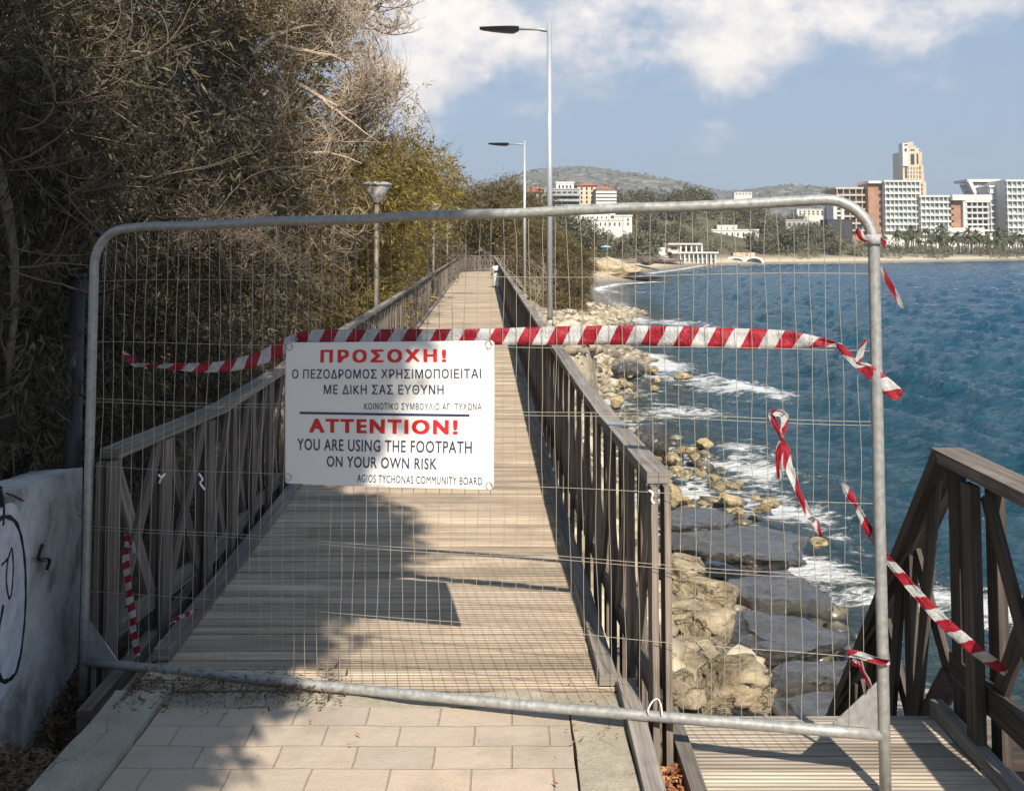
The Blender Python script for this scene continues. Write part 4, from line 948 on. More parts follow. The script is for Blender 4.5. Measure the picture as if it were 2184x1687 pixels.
def twig_arrays(start, dirn, length, curl, r0, seed=1, K=9, grav=-.12, ca=None):
    """thin curved shoots; start, dirn (N,3); curl per shoot"""
    g = np.random.default_rng(seed); n = len(start); p = start.copy(); d = unit(dirn); ca = unit(g.normal(size=(n, 3))) if ca is None else unit(g.normal(size=(n, 3)) * .38 + np.array(ca))
    P_ = [p.copy()]; D = [d.copy()]; st = length / (K - 1)
    for i in range(K - 1):
        d = unit(d + np.cross(ca, d) * curl[:, None] * .30 + g.normal(size=(n, 3)) * .07 + np.array([0, 0, grav * .3])); p = p + d * st[:, None]; P_.append(p.copy()); D.append(d.copy())
    Pn = np.stack(P_, 1); Dn = np.stack(D, 1); ref = np.array([.31, .2, .93]); x = unit(np.cross(Dn, ref)); y = np.cross(Dn, x)
    rad = r0[:, None] * (1 - .85 * np.arange(K) / (K - 1)); rings = []
    for j in range(3):
        a = 2.0944 * j; rings.append(Pn + (x * math.cos(a) + y * math.sin(a)) * rad[..., None])
    V = np.stack(rings, 2).reshape(-1, 3); b = (np.arange(n)[:, None] * K + np.arange(K - 1)[None]) * 3; Fs = []
    for j in range(3): Fs.append(np.stack([b + j, b + (j + 1) % 3, b + 3 + (j + 1) % 3, b + 3 + j], -1).reshape(-1, 4))
    F = np.concatenate(Fs); tint = np.tile(np.repeat(np.clip(g.random(n) * .7 + .1, 0, 1), K - 1), 3)
    return V, F, tint, Pn
def shoots(clumps, n, ln, r0, seed, out=.8, curl=1.0, grav=-.12):
    g = np.random.default_rng(seed); C = np.array([c[0] for c in clumps], float); Rr = np.array([c[1] for c in clumps], float); w = np.array([c[2] for c in clumps], float)
    k = g.choice(len(C), n, p=w / w.sum()); d = unit(g.normal(size=(n, 3))); st = C[k] + d * Rr[k] * (.35 + .6 * g.random((n, 1)))
    return twig_arrays(st, unit(d * out + g.normal(size=(n, 3)) * .5), ln * (.5 + .9 * g.random(n)), curl * g.normal(size=n) * 1.2, r0 * (.5 + g.random(n)), seed + 1, grav=grav)
def fan(origin, aim, n, ln, r0, seed, spread=.45, curl=.9, grav=.1):
    """a forking spray: a few boughs, thinner shoots off them, and finer ones off those"""
    g = np.random.default_rng(seed); a = unit(np.array([aim], float)); nb = max(4, n // 22)
    o = np.repeat(np.array([origin], float), nb, 0) + g.normal(size=(nb, 3)) * .05
    A = twig_arrays(o, a + g.normal(size=(nb, 3)) * spread * .8, ln * (.7 + .5 * g.random(nb)), curl * .55 * np.abs(g.normal(size=nb)), r0 * (1.3 + .9 * g.random(nb)), seed + 5, K=12, grav=grav, ca=(0, -1, 0)); out = [A]
    for lev, (cnt, lf, rf) in enumerate(((n // 3, .55, .8), (n * 2 // 3, .34, .5))):
        Pp = out[-1][3]; k = g.integers(0, len(Pp), cnt); j = g.integers(2, Pp.shape[1] - 2, cnt); st = Pp[k, j]; tg = unit(Pp[k, j + 1] - Pp[k, j - 1])
        out.append(twig_arrays(st, tg + g.normal(size=(cnt, 3)) * .42 + np.array([0, 0, .1]), ln * lf * (.5 + .8 * g.random(cnt)), curl * np.abs(g.normal(size=cnt)) * 1.1, r0 * rf * (.7 + .5 * g.random(cnt)), seed + 9 + lev, K=10, grav=grav, ca=(0, -1, 0)))
    V, F, T = cat_arr(out); return V, F, T, None
def fan_plain(origin, aim, n, ln, r0, seed, spread=.45, curl=.9, grav=.1):
    g = np.random.default_rng(seed); o = np.repeat(np.array([origin], float), n, 0) + g.normal(size=(n, 3)) * .09; a = unit(np.array([aim], float))
    o = o + a * g.random((n, 1)) * .35
    return twig_arrays(o, a + g.normal(size=(n, 3)) * spread, ln * (.45 + .8 * g.random(n)), curl * np.abs(g.normal(size=n)) * 1.1, r0 * (.6 + .9 * g.random(n)), seed + 5, K=12, grav=grav)
def cat_arr(L_):
    V = []; F = []; T = []; o = 0
    for a in L_: V.append(a[0]); F.append(a[1] + o); T.append(a[2]); o += len(a[0])
    return np.concatenate(V), np.concatenate(F), np.concatenate(T)
def limb(mb, a, b, r0, r1, sag=.15, n=8, seed=0):
    a = Vector(a); b = Vector(b); g = random.Random(seed); q = Vector((g.uniform(-1, 1), g.uniform(-1, 1), g.uniform(-.2, 1))) * sag * (b - a).length; pts = []
    for i in range(n + 1):
        t = i / n; pts.append(a.lerp(b, t) + q * math.sin(math.pi * t) + Vector((g.uniform(-1, 1), g.uniform(-1, 1), g.uniform(-1, 1))) * min(.02, r0 * .35))
    mb.tube(pts, [r0 + (r1 - r0) * i / n for i in range(n + 1)], 8)
def tree(label, base, clumps, leaf_m, n, ln, wd, seed, trunks=1, r=.12, sh=0, sh_len=.5, sh_r=.004, sh_m=None, fans=(), droop=.35, group=None, cat_='tree', name='tree', limbs=10, curl=1.0, per=9, spread=.16, tr_top=None):
    base = Vector(base); root = thing(name, base, label, cat_, group); g = random.Random(seed)
    top = Vector(np.mean([c[0] for c in clumps], 0)) if tr_top is None else Vector(tr_top)
    for t in range(trunks):
        m = MB(); b0 = base + Vector((g.uniform(-.3, .3) * (t > 0), g.uniform(-.6, .6) * (t > 0), -.2)); limb(m, b0, top + Vector((g.uniform(-.4, .4), g.uniform(-.5, .5), 0)) * (t > 0), r, r * .5, .1, 10, seed + t); m.build('trunk', M_BARK, root, True)
    cl = sorted(range(len(clumps)), key=lambda i: g.random())[:limbs]; m = MB()
    for i in cl: limb(m, top.lerp(base, g.uniform(.0, .5)), clumps[i][0], r * .42, r * .08, .18, 9, seed + i)
    if cl: m.build('limbs', M_BARK, root, True)
    V, F, T = leaf_arrays(clumps, n, ln, wd, droop, seed, per=per, spread=spread); np_mesh('crown', V, F, leaf_m, root, fattr={'tint': T})
    parts = []
    if sh: parts.append(shoots(clumps, sh, sh_len, sh_r, seed + 50, curl=curl)[:3])
    for f in fans: parts.append(fan(*f)[:3])
    if parts:
        V, F, T = cat_arr(parts); np_mesh('twigs', V, F, sh_m or M_TWIG, root, fattr={'tint': T})
    return root
def scatter(n, box, rad, seed, keep=None):
    g = np.random.default_rng(seed); out = []
    while len(out) < n:
        p = [g.uniform(*b) for b in box]
        if keep and not keep(*p): continue
        r = g.uniform(*rad); out.append((p, (r * g.uniform(.8, 1.25), r * g.uniform(.8, 1.25), r * g.uniform(.6, .95)), r ** 2))
    return out
def vc(u, v, y, r, k=(1, 1, .85)):
    p = P(u, v, y); return (tuple(p), (r * k[0], r * k[1], r * k[2]), r * r)

# nearest tree behind the graffiti wall
cA = scatter(44, ((-4.8, -2.45), (4.4, 7.0), (-.1, 4.6)), (.38, .62), 3, lambda x, y, z: y > 5.55 or x < -2.8 or z > 2.4) + [vc(40, 300, 5.0, .5), vc(120, 120, 5.2, .5), vc(150, 480, 5.3, .45), vc(40, 700, 4.9, .5), vc(50, 880, 5.3, .34), vc(20, 930, 4.95, .25), vc(215, 880, 5.9, .35), vc(220, 700, 6, .4), vc(250, 300, 5.8, .5), vc(260, 60, 6.0, .5)]
cA += scatter(40, ((-5, -1.6), (3.6, 6.6), (5.2, 6.9)), (.5, .75), 4)  # unseen upper crown, added to shade the trees beyond it
tree('dark narrow-leaved acacia, the nearest tree, leaning over the graffiti wall', (-3.4, 5.8, -.1), cA, M_LEAFD, 165000, .085, .012, 5, 2, .11, 1500, .75, .004, M_TWIGD, droop=.5,
     fans=[(tuple(P(u, v, y)), a, 30, l, .0042, s_, .4, .8, -.04) for u, v, y, a, l, s_ in ((20, 80, 4.9, (1, -.2, .1), .8, 201), (60, 250, 4.9, (1, -.2, -.4), .8, 202), (10, 330, 4.8, (1, -.1, -.1), .7, 203), (180, 180, 5.2, (1, -.2, -.3), .8, 204), (120, 420, 5.0, (1, -.2, -.5), .7, 205), (10, 560, 4.8, (1, -.1, -.6), .7, 206), (240, 400, 5.6, (1, -.3, -.5), .8, 207))])
# second tree behind the first fence posts
cB = scatter(50, ((-4.8, -2.2), (6.6, 9.6), (-.1, 4.9)), (.4, .7), 8, lambda x, y, z: x < -2.45 or z > 1.5) + [vc(330, 800, 7.0, .42), vc(420, 740, 7.2, .42), vc(520, 690, 7.6, .42), vc(300, 650, 6.6, .45), vc(560, 600, 8.4, .45), vc(480, 420, 7.6, .5), vc(400, 250, 7.4, .5), vc(640, 560, 9.4, .5), vc(590, 660, 8.8, .4)]
lit = [vc(455, 560, 6.3, .30, (1.1, 1, .62)), vc(545, 580, 6.5, .16), vc(385, 530, 6.3, .2)]
tree('dense dark tree behind the railing start, with a pale dry twig spray', (-3.2, 8.0, 0), cB + lit * 2, M_LEAFD, 100000, .075, .0115, 15, 3, .10, 1400, .7, .004, M_TWIGD,
     fans=[(tuple(P(350, 540, 6.3)), (1, .1, -.12), 200, .62, .0042, 61, .42, 1.0, -.1), (tuple(P(420, 520, 6.3)), (1, .0, -.35), 160, .5, .004, 62, .5, 1.0, -.15), (tuple(P(400, 590, 6.35)), (1, 0, -.5), 90, .7, .003, 63, .4)], droop=.45)
cZ = scatter(60, ((-11, -5.2), (7, 22), (0, 8.5)), (.9, 1.5), 88) + scatter(34, ((-8, -3.7), (14.5, 18), (2.6, 7.6)), (.8, 1.15), 89)
tree('tall dark tree farther inland, behind the nearer trees', (-7.5, 14, .5), cZ, M_LEAFD, 72000, .20, .06, 105, 2, .18, 0, limbs=10, per=6)
# overhanging tree with bare curling twigs
cC = [vc(790, 235, 10.2, .50), vc(700, 300, 10, .62), vc(610, 350, 9.8, .66), vc(650, 160, 10.2, .62), vc(800, 5, 10.8, .36), vc(520, 260, 9.6, .66), vc(560, 80, 10, .66), vc(720, 45, 10.8, .5), vc(745, 325, 10.8, .34), vc(440, 150, 9.2, .6), vc(660, 400, 11.2, .5), vc(580, 440, 10.5, .55), vc(830, 285, 10.4, .30), vc(700, 180, 11.5, .6), vc(640, -80, 11, .8), vc(760, -120, 11.5, .7), vc(500, -60, 10, .7), vc(600, 250, 11.5, .9), vc(500, 400, 11, .9), vc(640, 520, 11.6, .6), vc(620, 650, 11.6, .5)]
cC += scatter(26, ((-5, -2.6), (9.6, 14.5), (0, 5.5)), (.5, .9), 18)
FN = [((600, 70, 9.6), (1, 0, .05), 260, 1.0, 71), ((640, 40, 9.6), (1, 0, -.2), 200, .9, 72), ((650, 120, 9.6), (1, 0, -.28), 220, .95, 73), ((700, 215, 9.5), (1, -.1, -.35), 220, .95, 74), ((740, 200, 9.7), (1, 0, -.25), 260, .8, 75), ((690, 310, 9.6), (1, 0, .05), 150, .8, 76), ((770, 280, 9.8), (1, .1, .15), 170, .6, 77), ((800, 225, 10), (1, .1, .1), 170, .5, 78), ((790, 20, 10.5), (1, 0, .0), 170, .65, 79), ((560, 330, 9.2), (1, -.1, -.5), 110, 1.2, 80), ((520, 250, 9.2), (1, -.1, -.35), 110, 1.2, 81), ((640, 420, 9.8), (.7, -.1, -.8), 100, 1.1, 82), ((800, 60, 10.3), (.8, 0, -.6), 120, .5, 83), ((430, 300, 8.8), (.8, -.2, -.5), 90, 1.2, 84), ((700, 370, 10.4), (.7, 0, -.8), 70, .6, 85)]
tree('big tree hanging over the boardwalk, its upper half a tangle of bare curling twigs', (-3.4, 11, .1), cC, M_LEAFO, 105000, .058, .010, 25, 3, .13, 1500, .7, .005, M_TWIG,
     fans=[(tuple(P(*o)), a, int(n * 1.1), l * .85, .0062, s_, .40, 1.0, .12) for o, a, n, l, s_ in FN], droop=.3, limbs=18)
ct = [o for o in COL.objects if o.name.startswith('limbs') and o.parent and 'bare curling' in (o.parent.get('label') or '')][0].parent; m = MB()
for a, b, r_, s_ in (((540, 120, 9.2), (690, 52, 9.5), .035, 1), ((590, 98, 9.3), (720, 118, 9.4), .026, 2), ((620, 170, 9.4), (760, 250, 9.5), .028, 3), ((680, 205, 9.4), (815, 310, 9.6), .02, 4), ((600, 340, 9.3), (770, 350, 9.6), .022, 5), ((430, 200, 8.7), (560, 330, 9.0), .022, 6)): limb(m, P(*a), P(*b), r_, r_ * .25, .16, 10, s_)
m.build('bare_boughs', M_TWIGB, ct, True)
# yellow-green hedge trees further along
cD = scatter(46, ((-5.2, -2.55), (16, 23.5), (0, 3.3)), (.55, .85), 28) + [vc(800, 390, 18, .5), vc(850, 360, 18.5, .5), vc(890, 345, 19, .45), vc(900, 400, 19.5, .5), vc(860, 430, 18, .45), vc(820, 470, 18, .5), vc(925, 375, 21, .45), vc(870, 325, 19, .45), vc(905, 345, 20, .4), vc(935, 365, 21.5, .4), vc(845, 330, 19, .5), vc(950, 390, 22.5, .35), vc(810, 350, 18.5, .5), vc(780, 400, 17.5, .5), vc(840, 400, 17.5, .45), vc(880, 440, 18, .4)]
tree('bushy yellow-green tree behind the nearest path lamp', (-3.6, 19.5, .15), cD, M_LEAFY, 78000, .11, .02, 35, 3, .12, 900, .7, .006, M_TWIGD, droop=.3, limbs=14, per=8)
cE = scatter(46, ((-6.5, -2.75), (24, 34.5), (0, 3.7)), (.7, 1.05), 38) + [vc(940, 380, 27, .6), vc(958, 395, 29, .5), vc(930, 430, 26, .6), vc(955, 450, 30, .6), vc(915, 360, 25, .5)]
tree('rounded olive-green tree beside the middle path lamp', (-4, 29, .2), cE, M_LEAFY, 46000, .17, .03, 45, 3, .12, 500, .8, .008, M_TWIGD, droop=.3, limbs=12, per=7)
cF = scatter(50, ((-8, -3.4), (35, 58), (0, 3.8)), (.9, 1.4), 48)
tree('long low dark green tree beside the farthest stretch of railing', (-5, 46, .3), cF, M_LEAFG, 40000, .24, .04, 55, 3, .14, 400, .9, .01, M_TWIGD, limbs=12, per=7)
# dark trees at the bend
cG = [vc(u, v, y, r) for u, v, y, r in ((1010, 440, 66, 1.3), (1040, 425, 67, 1.2), (1075, 412, 68, 1.1), (1100, 425, 68, 1.2), (1130, 450, 67, 1.1), (1000, 470, 65, 1.2), (1050, 470, 66, 1.3), (1090, 470, 66, 1.3), (1130, 490, 65, 1.1), (1110, 500, 65, .9), (980, 455, 64, 1.1), (965, 440, 66, 1.3), (940, 430, 68, 1.5), (1015, 500, 66, .8), (1160, 445, 70, 1.2), (1085, 515, 65, .6))]
tree('brown-green tree arching over the bend of the boardwalk', (-.5, 67, lz(-.5, 67)), cG, M_LEAFG, 30000, .30, .05, 65, 2, .2, 700, 1.2, .012, M_TWIGD, limbs=14, per=6)
cG2 = scatter(26, ((-7, 4), (71, 78), (.2, 4.2)), (1.0, 1.6), 58)
tree('dark evergreen tree in the shade beyond the bend of the boardwalk', (-1, 74, lz(-1, 74)), cG2, M_LEAFF, 16000, .34, .07, 75, 2, .2, 0, limbs=8, per=6)
# round bush on the bank
cH = [vc(u, v, y, r) for u, v, y, r in ((1150, 500, 58, .9), (1185, 520, 58, 1.0), (1215, 550, 58, .95), (1235, 585, 58, .8), (1220, 610, 57, .9), (1180, 570, 57, 1.2), (1140, 550, 58, 1.1), (1110, 560, 59, .9), (1190, 630, 56.5, .9), (1150, 610, 57, 1.0), (1220, 650, 56, .6), (1195, 665, 56, .6), (1160, 650, 56, .7), (1248, 560, 58, .5), (1125, 510, 59, .8), (1240, 630, 56.5, .5), (1200, 680, 54.5, .6), (1160, 672, 54.3, .6), (1228, 660, 55, .5), (1130, 650, 54.3, .6), (1110, 630, 54.3, .6), (1185, 650, 55, .7), (1225, 600, 56, .8))]
tree('large round olive-brown bush on the bank beside the two street lamps', tuple(P(1180, 640, 57.5).xy) + (lz(P(1180, 640, 57.5).x, 57.5),), cH, M_LEAFG, 52000, .20, .03, 85, 2, .1, 900, .9, .009, M_TWIGD, name='bush', cat_='bush', limbs=10, per=7)
db = P(1112, 640, 50); gz = lz(db.x, 50); root = thing('dry_shrub', (db.x, 50, gz), 'leafless grey shrub between the far street lamp and the railing', 'shrub')
V, F, T = cat_arr([fan((db.x + dx, 50 + dy, gz), (dx * .8, dy, 1), 120, 2.3, .011, 91 + i, .35, .7, .1)[:3] for i, (dx, dy) in enumerate(((-.3, 0), (.2, .3), (.6, 0)))]); np_mesh('twigs', V, F, M_TWIG, root, fattr={'tint': T})
# the tree that shades the near end of the path, standing behind the viewer
g_ = np.random.default_rng(5); cS = []
cS = [((x, -.5, z), (r, r, r * .8), r * r * 3) for x, z, r in ((-1.05, 3.3, .3), (-.85, 3.7, .32), (-.65, 4.1, .34), (-.45, 4.5, .34), (-.3, 5.0, .34), (-.15, 5.45, .38), (.03, 5.9, .4), (.08, 6.35, .4), (-.05, 6.8, .36), (-1.4, 3.6, .5), (-1.2, 4.3, .55), (-.9, 4.9, .55), (-.6, 5.5, .55), (-.4, 6.1, .6), (-.5, 6.7, .55))]
while len(cS) < 125:
    d = unit(g_.normal(size=3)); rr_ = g_.random() ** .45; p = np.array([-3.2, -.5, 6.2]) + d * np.array([2.5, 1.4, 3.6]) * rr_
    if p[0] > -1.35 and p[2] > 6.9: continue
    r_ = g_.uniform(.32, .6); cS.append((tuple(p), (r_, r_, r_ * .8), r_ * r_))
tree('tall leafy tree beside the start of the footpath, shading the wall', (-3.0, -.6, -.1), cS, M_LEAFD, 150000, .15, .055, 95, 1, .16, 400, .6, .005, M_TWIGD, limbs=16)

# ------------------------------------------------------------------ litter
def litter(name, n, fx, seed, mat, ln=.06, wd=.010, label=None):
    g = np.random.default_rng(seed); pos = fx(g, n); d = unit(g.normal(size=(n, 3)) * np.array([1, 1, .28])); s_ = unit(np.cross(d, np.array([0, 0, 1.]) + g.normal(size=(n, 3)) * .4)); l = ln * (.5 + g.random((n, 1))); w_ = wd * (.5 + g.random((n, 1)))
    V = np.stack([pos - d * l / 2, pos + s_ * w_, pos + d * l / 2 + np.array([0, 0, .006]), pos - s_ * w_], 1).reshape(-1, 3)
    o = np_mesh(name, V, np.arange(n * 4).reshape(-1, 4), mat, fattr={'tint': g.random(n)}); tag(o, kind='stuff'); return o
def f1(g, n):
    y = 2.2 + 3.2 * g.random(n); x = -1.56 - .42 * g.random(n) ** .8 - .05 * (y - 3.5); z = land(x, y) + .01 + .05 * g.random(n) * sstep(-1.6, -1.95, x); return np.stack([x, y, z], 1)
litter('leaf_litter', 9000, f1, 3, M_LITTER, .045, .006)
def f2(g, n):
    y = 2.2 + 1.58 * g.random(n); x = .495 + .10 * g.random(n); return np.stack([x, y, -.135 + .05 * g.random(n)], 1)
litter('leaf_litter', 1300, f2, 4, M_LITTERO, .05, .009)
def f3(g, n):
    x = -1.5 + .85 * g.random(n) ** 1.6; y = 4.10 + .09 * g.normal(size=n) - .03 * x; z = .012 + .02 * g.random(n); return np.stack([x, y, z], 1)
litter('leaf_litter', 900, f3, 5, M_LITTER, .032, .0035)
def f4(g, n):
    a = g.random(n) < .6; x = np.where(a, .30 + .06 * g.normal(size=n), -1.3 + 1.7 * g.random(n)); y = np.where(a, 3.95 + .16 * g.normal(size=n), 2.6 + 1.6 * g.random(n)); return np.stack([x, y, np.full(n, .012) + .01 * g.random(n)], 1)
litter('leaf_litter', 60, f4, 6, M_LITTERO, .022, .003)

# ------------------------------------------------------------------ rocks and pebbles
def ico(sub):
    bm = bmesh.new(); bmesh.ops.create_icosphere(bm, subdivisions=sub, radius=1); V = np.array([v.co[:] for v in bm.verts]); F = np.array([[v.index for v in f.verts] for f in bm.faces]); bm.free(); return V, F
I1, I4, I3 = ico(1), ico(5), ico(3)
def boulder(u, v, z, wv, hv, mat, seed, label, flat=.62, hi=True, yaw=None, slab=False):
    y = (H - z) * 2184 / (v - 529); p = P(u, v, y); sx_ = wv * y / 2184 / 2; sz_ = max(hv * y / 2184 / 2, sx_ * .3); V, F = I4 if hi else I3; g = np.random.default_rng(seed)
    q = V.copy(); n_ = fbm(q[:, 0] * 1.1 + seed * 3.1, q[:, 1] * 1.1, q[:, 2] * 1.1, 5, seed); 
    # blocky: push toward a rounded box, cut by a few planes
    b = np.sign(q) * np.abs(q) ** .5; q = .25 * q + .75 * b * .8
    for _ in range(11):
        d = unit(g.normal(size=3)); k = g.uniform(.5, .8); t = q @ d; q = q - np.outer(np.maximum(t - k, 0) * .97, d)
    if slab: q[:, 2] = np.where(q[:, 2] > .25, .25 + (q[:, 2] - .25) * .28, q[:, 2]); n_ = n_ * 1.15
    led = np.sin(q[:, 2] * 9 + n_ * 6) * .025; rg = np.abs(fbm(q[:, 0] * 2.2 + seed, q[:, 1] * 2.2, q[:, 2] * 3.5, 4, seed + 9)); q = q * (1 + n_[:, None] * .6 - rg[:, None] * .5 + led[:, None] * np.array([1, 1, 0])) + .13 * fbm(q[:, 0] * 6 + seed, q[:, 1] * 6, q[:, 2] * 6, 3, seed + 2)[:, None]
    q = q * np.array([sx_, sx_ * g.uniform(.75, 1.05), sz_]); a = g.uniform(-.5, .5) if yaw is None else yaw; c, s_ = math.cos(a), math.sin(a); q = np.stack([q[:, 0] * c - q[:, 1] * s_, q[:, 0] * s_ + q[:, 1] * c, q[:, 2]], 1)
    o = np_mesh('boulder' if sx_ > .22 else 'stone', q + np.array(p), F, mat, origin=(p.x, p.y, p.z), smooth=True); tag(o, label, 'rock', 'rocks along the shore'); return o
big = [(1455, 1208, -1.2, 150, 70, 0, 'pale rounded boulder peeping out beside the sunlit railing post, farthest of the dry ones'), (1490, 1262, -1.3, 170, 90, 0, 'layered tan boulder beside the largest wet slab'), (1470, 1318, -1.3, 170, 80, 0, 'tan boulder under the layered one'), (1510, 1340, -1.2, 150, 90, 0, 'bright cream boulder at the middle of the dry rock bank'), (1490, 1395, -1.2, 190, 90, 0, 'tan flat boulder between the cream boulder and the deck'), (1560, 1445, -1.05, 210, 120, 0, 'broad rugged boulder just beyond the small deck'), (1450, 1475, -1.0, 150, 130, 0, 'yellowish boulder squeezed against the railing post by the small deck'), (1600, 1490, -1.1, 160, 90, 0, 'brown boulder at the far edge of the small deck'),
 (1590, 1165, -1.85, 330, 100, 1, 'long dark wet rock awash at the back of the boulders'), (1665, 1262, -1.72, 250, 130, 1, 'big flat-topped wet black slab with a thick front edge'), (1660, 1365, -1.66, 310, 110, 1, 'wide wet rock slab between two other wet slabs'), (1735, 1450, -1.55, 250, 150, 1, 'wet dark slab nearest the small deck'), (1480, 1110, -1.95, 190, 60, 1, 'low dark rock in the wash behind the railing post'), (1450, 1165, -1.7, 130, 70, 1, 'brown wet rock next to the pale rounded boulder'), (1840, 1400, -1.9, 170, 120, 1, 'wet rock in the foam next to the steps'), (1750, 1540, -1.5, 260, 120, 1, 'dark rock under the edge of the small deck'), (1540, 1540, -1.2, 260, 120, 0, 'shaded tan rock under the small deck'), (1390, 945, -1.85, 95, 95, 1, 'upright dark brown rock standing by the handrail'), (1340, 792, -1.95, 80, 46, 1, 'dark rock among the pale pebbles'),(1440, 1390, -1.5, 120, 200, 0, 'tan rock close under the railing')]
for k, (u, v, z, a, b, mt, lab) in enumerate(big): boulder(u, v, z, a, b, (M_ROCK, M_ROCKW)[mt], 100 + k, lab, hi=True, slab=bool(mt) and a > 150)
small = [(1748, 1158, -2.08, 44, 34, 'orange-tan stone in the foam below the hanging tape'), (1315, 857, -2.06, 46, 42, 'pale angular stone alone in the swirl beside the railing'), (1457, 803, -2.1, 46, 22, 'flat orange stone in the white breaker'), (1500, 946, -2.1, 44, 30, 'yellow stone among the wash, farthest from the railing'), (1562, 1070, -2.1, 72, 44, 'large round greenish stone in the shallows'), (1640, 1072, -2.1, 50, 28, 'green stone next to the large round one'), (1432, 1052, -1.95, 52, 56, 'pale stone beside the top of the railing post'), (1245, 766, -1.8, 46, 42, 'pale block on the pebbles near the handrail')]
for k, (u, v, z, a, b, lab) in enumerate(small): boulder(u, v, z, a, b, M_STONE, 200 + k, lab, hi=False)
for k in range(46):
    u = rnd.uniform(1400, 1650); v = rnd.uniform(945, 1095)
    if (u - 1400) > (v - 900) * 1.5: continue
    s_ = rnd.uniform(14, 46); boulder(u, v, -2.1 + rnd.uniform(-.03, .05), s_, s_ * .6, M_STONE, 300 + k, 'tan stone lying in the shallow wash beside the railing', hi=False)
for k in range(30):
    u = rnd.uniform(1235, 1400); v = rnd.uniform(745, 835); s_ = rnd.uniform(12, 30); boulder(u, v, -2.05 + rnd.uniform(-.03, .12), s_, s_ * .65, M_STONE, 400 + k, 'pale stone on the pebble bank below the striped tape', hi=False)
def pebbles(name, n, yr, offr, sr, seed):
    g = np.random.default_rng(seed); V1, F1 = I1; ys = g.uniform(*yr, n); of = g.uniform(*offr, n); xs = xw(ys) + of + fbm(ys * .3, ys * 0, 0, 3, seed) * 2; zs = np.maximum(land(xs, ys), SEA - .06); s_ = sr[0] + (sr[1] - sr[0]) * g.random(n) ** 2.2
    q = V1[None] * (1 + .3 * g.normal(size=(n, len(V1), 1)).clip(-1, 1)) * s_[:, None, None] * np.stack([g.uniform(.8, 1.3, n), g.uniform(.7, 1.1, n), g.uniform(.5, .8, n)], 1)[:, None]
    q = q + np.stack([xs, ys, zs + s_ * .18], 1)[:, None]; F_ = (F1[None] + (np.arange(n) * len(V1))[:, None, None]).reshape(-1, 3)
    o = np_mesh(name, q.reshape(-1, 3), F_, M_PEB, smooth=True, fattr={'tint': np.repeat(g.random(n), len(F1))}); tag(o, kind='stuff')
pebbles('pebble_beach', 2600, (27, 42), (-2.6, .8), (.05, .27), 1); pebbles('pebble_beach', 2600, (44, 66), (-2.6, .8), (.07, .30), 2); pebbles('pebble_beach', 900, (9, 26), (-.5, 1.3), (.04, .17), 3)
pebbles('bank_rubble', 1500, (5.5, 27), (-2.6, -.3), (.05, .26), 4)
# ------------------------------------------------------------------ the far shore
def BX(u0, u1, v0, v1, y):
    a = P(u0, v1, y); b = P(u1, v0, y); return a.x, b.x, a.z, b.z
def block(nm, root, x0, x1, y0, y1, z0, z1, mat):
    m = MB(); m.box(((x0 + x1) / 2, (y0 + y1) / 2, (z0 + z1) / 2), (x1 - x0, y1 - y0, z1 - z0)); return m.build(nm, mat, root)
def windows(root, x0, x1, y, z0, z1, nx_, nz_, fw, fh, mat, nm='window'):
    """one window built, the rest copied"""
    w = (x1 - x0) / nx_; h = (z1 - z0) / nz_; first = None
    for j in range(nz_):
        for i in range(nx_):
            c = (x0 + (i + .5) * w, y, z0 + (j + .5) * h)
            if first is None:
                m = MB(); m.box(c, (w * fw, .3, h * fh)); first = m.build(nm, mat, root); f0 = Vector(c)
            else:
                o = first.copy(); COL.objects.link(o); o.parent = root; o.location = first.location + Vector(c) - f0
def hotel(label, u0, u1, v0, v1, y, nf, nb, wm, gm, ub=0, base=-1.5, depth=14, slabs=True, fins=True, slabm=None, name='hotel', top=.8, cat_='hotel', slab_out=1.5):
    x0, x1, z0, z1 = BX(u0, u1, v0, v1, y); root = thing(name, ((x0 + x1) / 2, y + depth / 2, base), label, cat_)
    block('wall', root, x0, x1, y, y + depth, base, z1 - .4, wm); block('roof_slab', root, x0 - .3, x1 + .3, y - slab_out, y + depth, z1 - .4, z1 + .35, slabm or M_PLASTER)
    fh = (z1 - z0) / nf; windows(root, x0 + .4, x1 - .4, y - .1, z0, z1 - .4, nb, nf, .86, .80, gm)
    if slabs:
        for k in range(nf): block('balcony', root, x0, x1, y - slab_out, y, z0 + k * fh - .32, z0 + k * fh + .38, slabm or M_PLASTER)
    if fins:
        for k in range(nb + 1):
            xx = x0 + .4 + (x1 - x0 - .8) * k / nb; block('fin', root, xx - .14, xx + .14, y - slab_out * .85, y - .28, z0 + .4, z1 - .42, slabm or M_PLASTER)
    return root, (x0, x1, z0, z1)
D = 410
r_, q = hotel('brown and cream hotel wing, leftmost of the seafront hotels, just behind the fence corner', 1783, 1878, 402, 492, D, 6, 7, M_BRICK, M_GLASSD, slabm=M_SAND)
r_, q = hotel('tall white hotel with teal glass bays and a brick end, below the stepped tower', 1886, 1961, 387, 492, D - 6, 8, 8, M_PLASTER, M_GLASS)
x0, x1, z0, z1 = BX(1857, 1885.5, 388, 492, D - 6); block('brick_end', r_, x0, x1, D - 4, D + 8, -1.5, z1 - .6, M_BRICK); block('end_cap', r_, x0 - .3, x1, D - 5.5, D + 8, z1 - .6, z1 + .4, M_PLASTER)
for k in range(6): xx = x1 - 1.0; block('stair_window', r_, xx - .5, xx + .5, D - 4.2, D - 4, z0 + 2 + k * 2.8, z0 + 3.4 + k * 2.8, M_GLASSD)
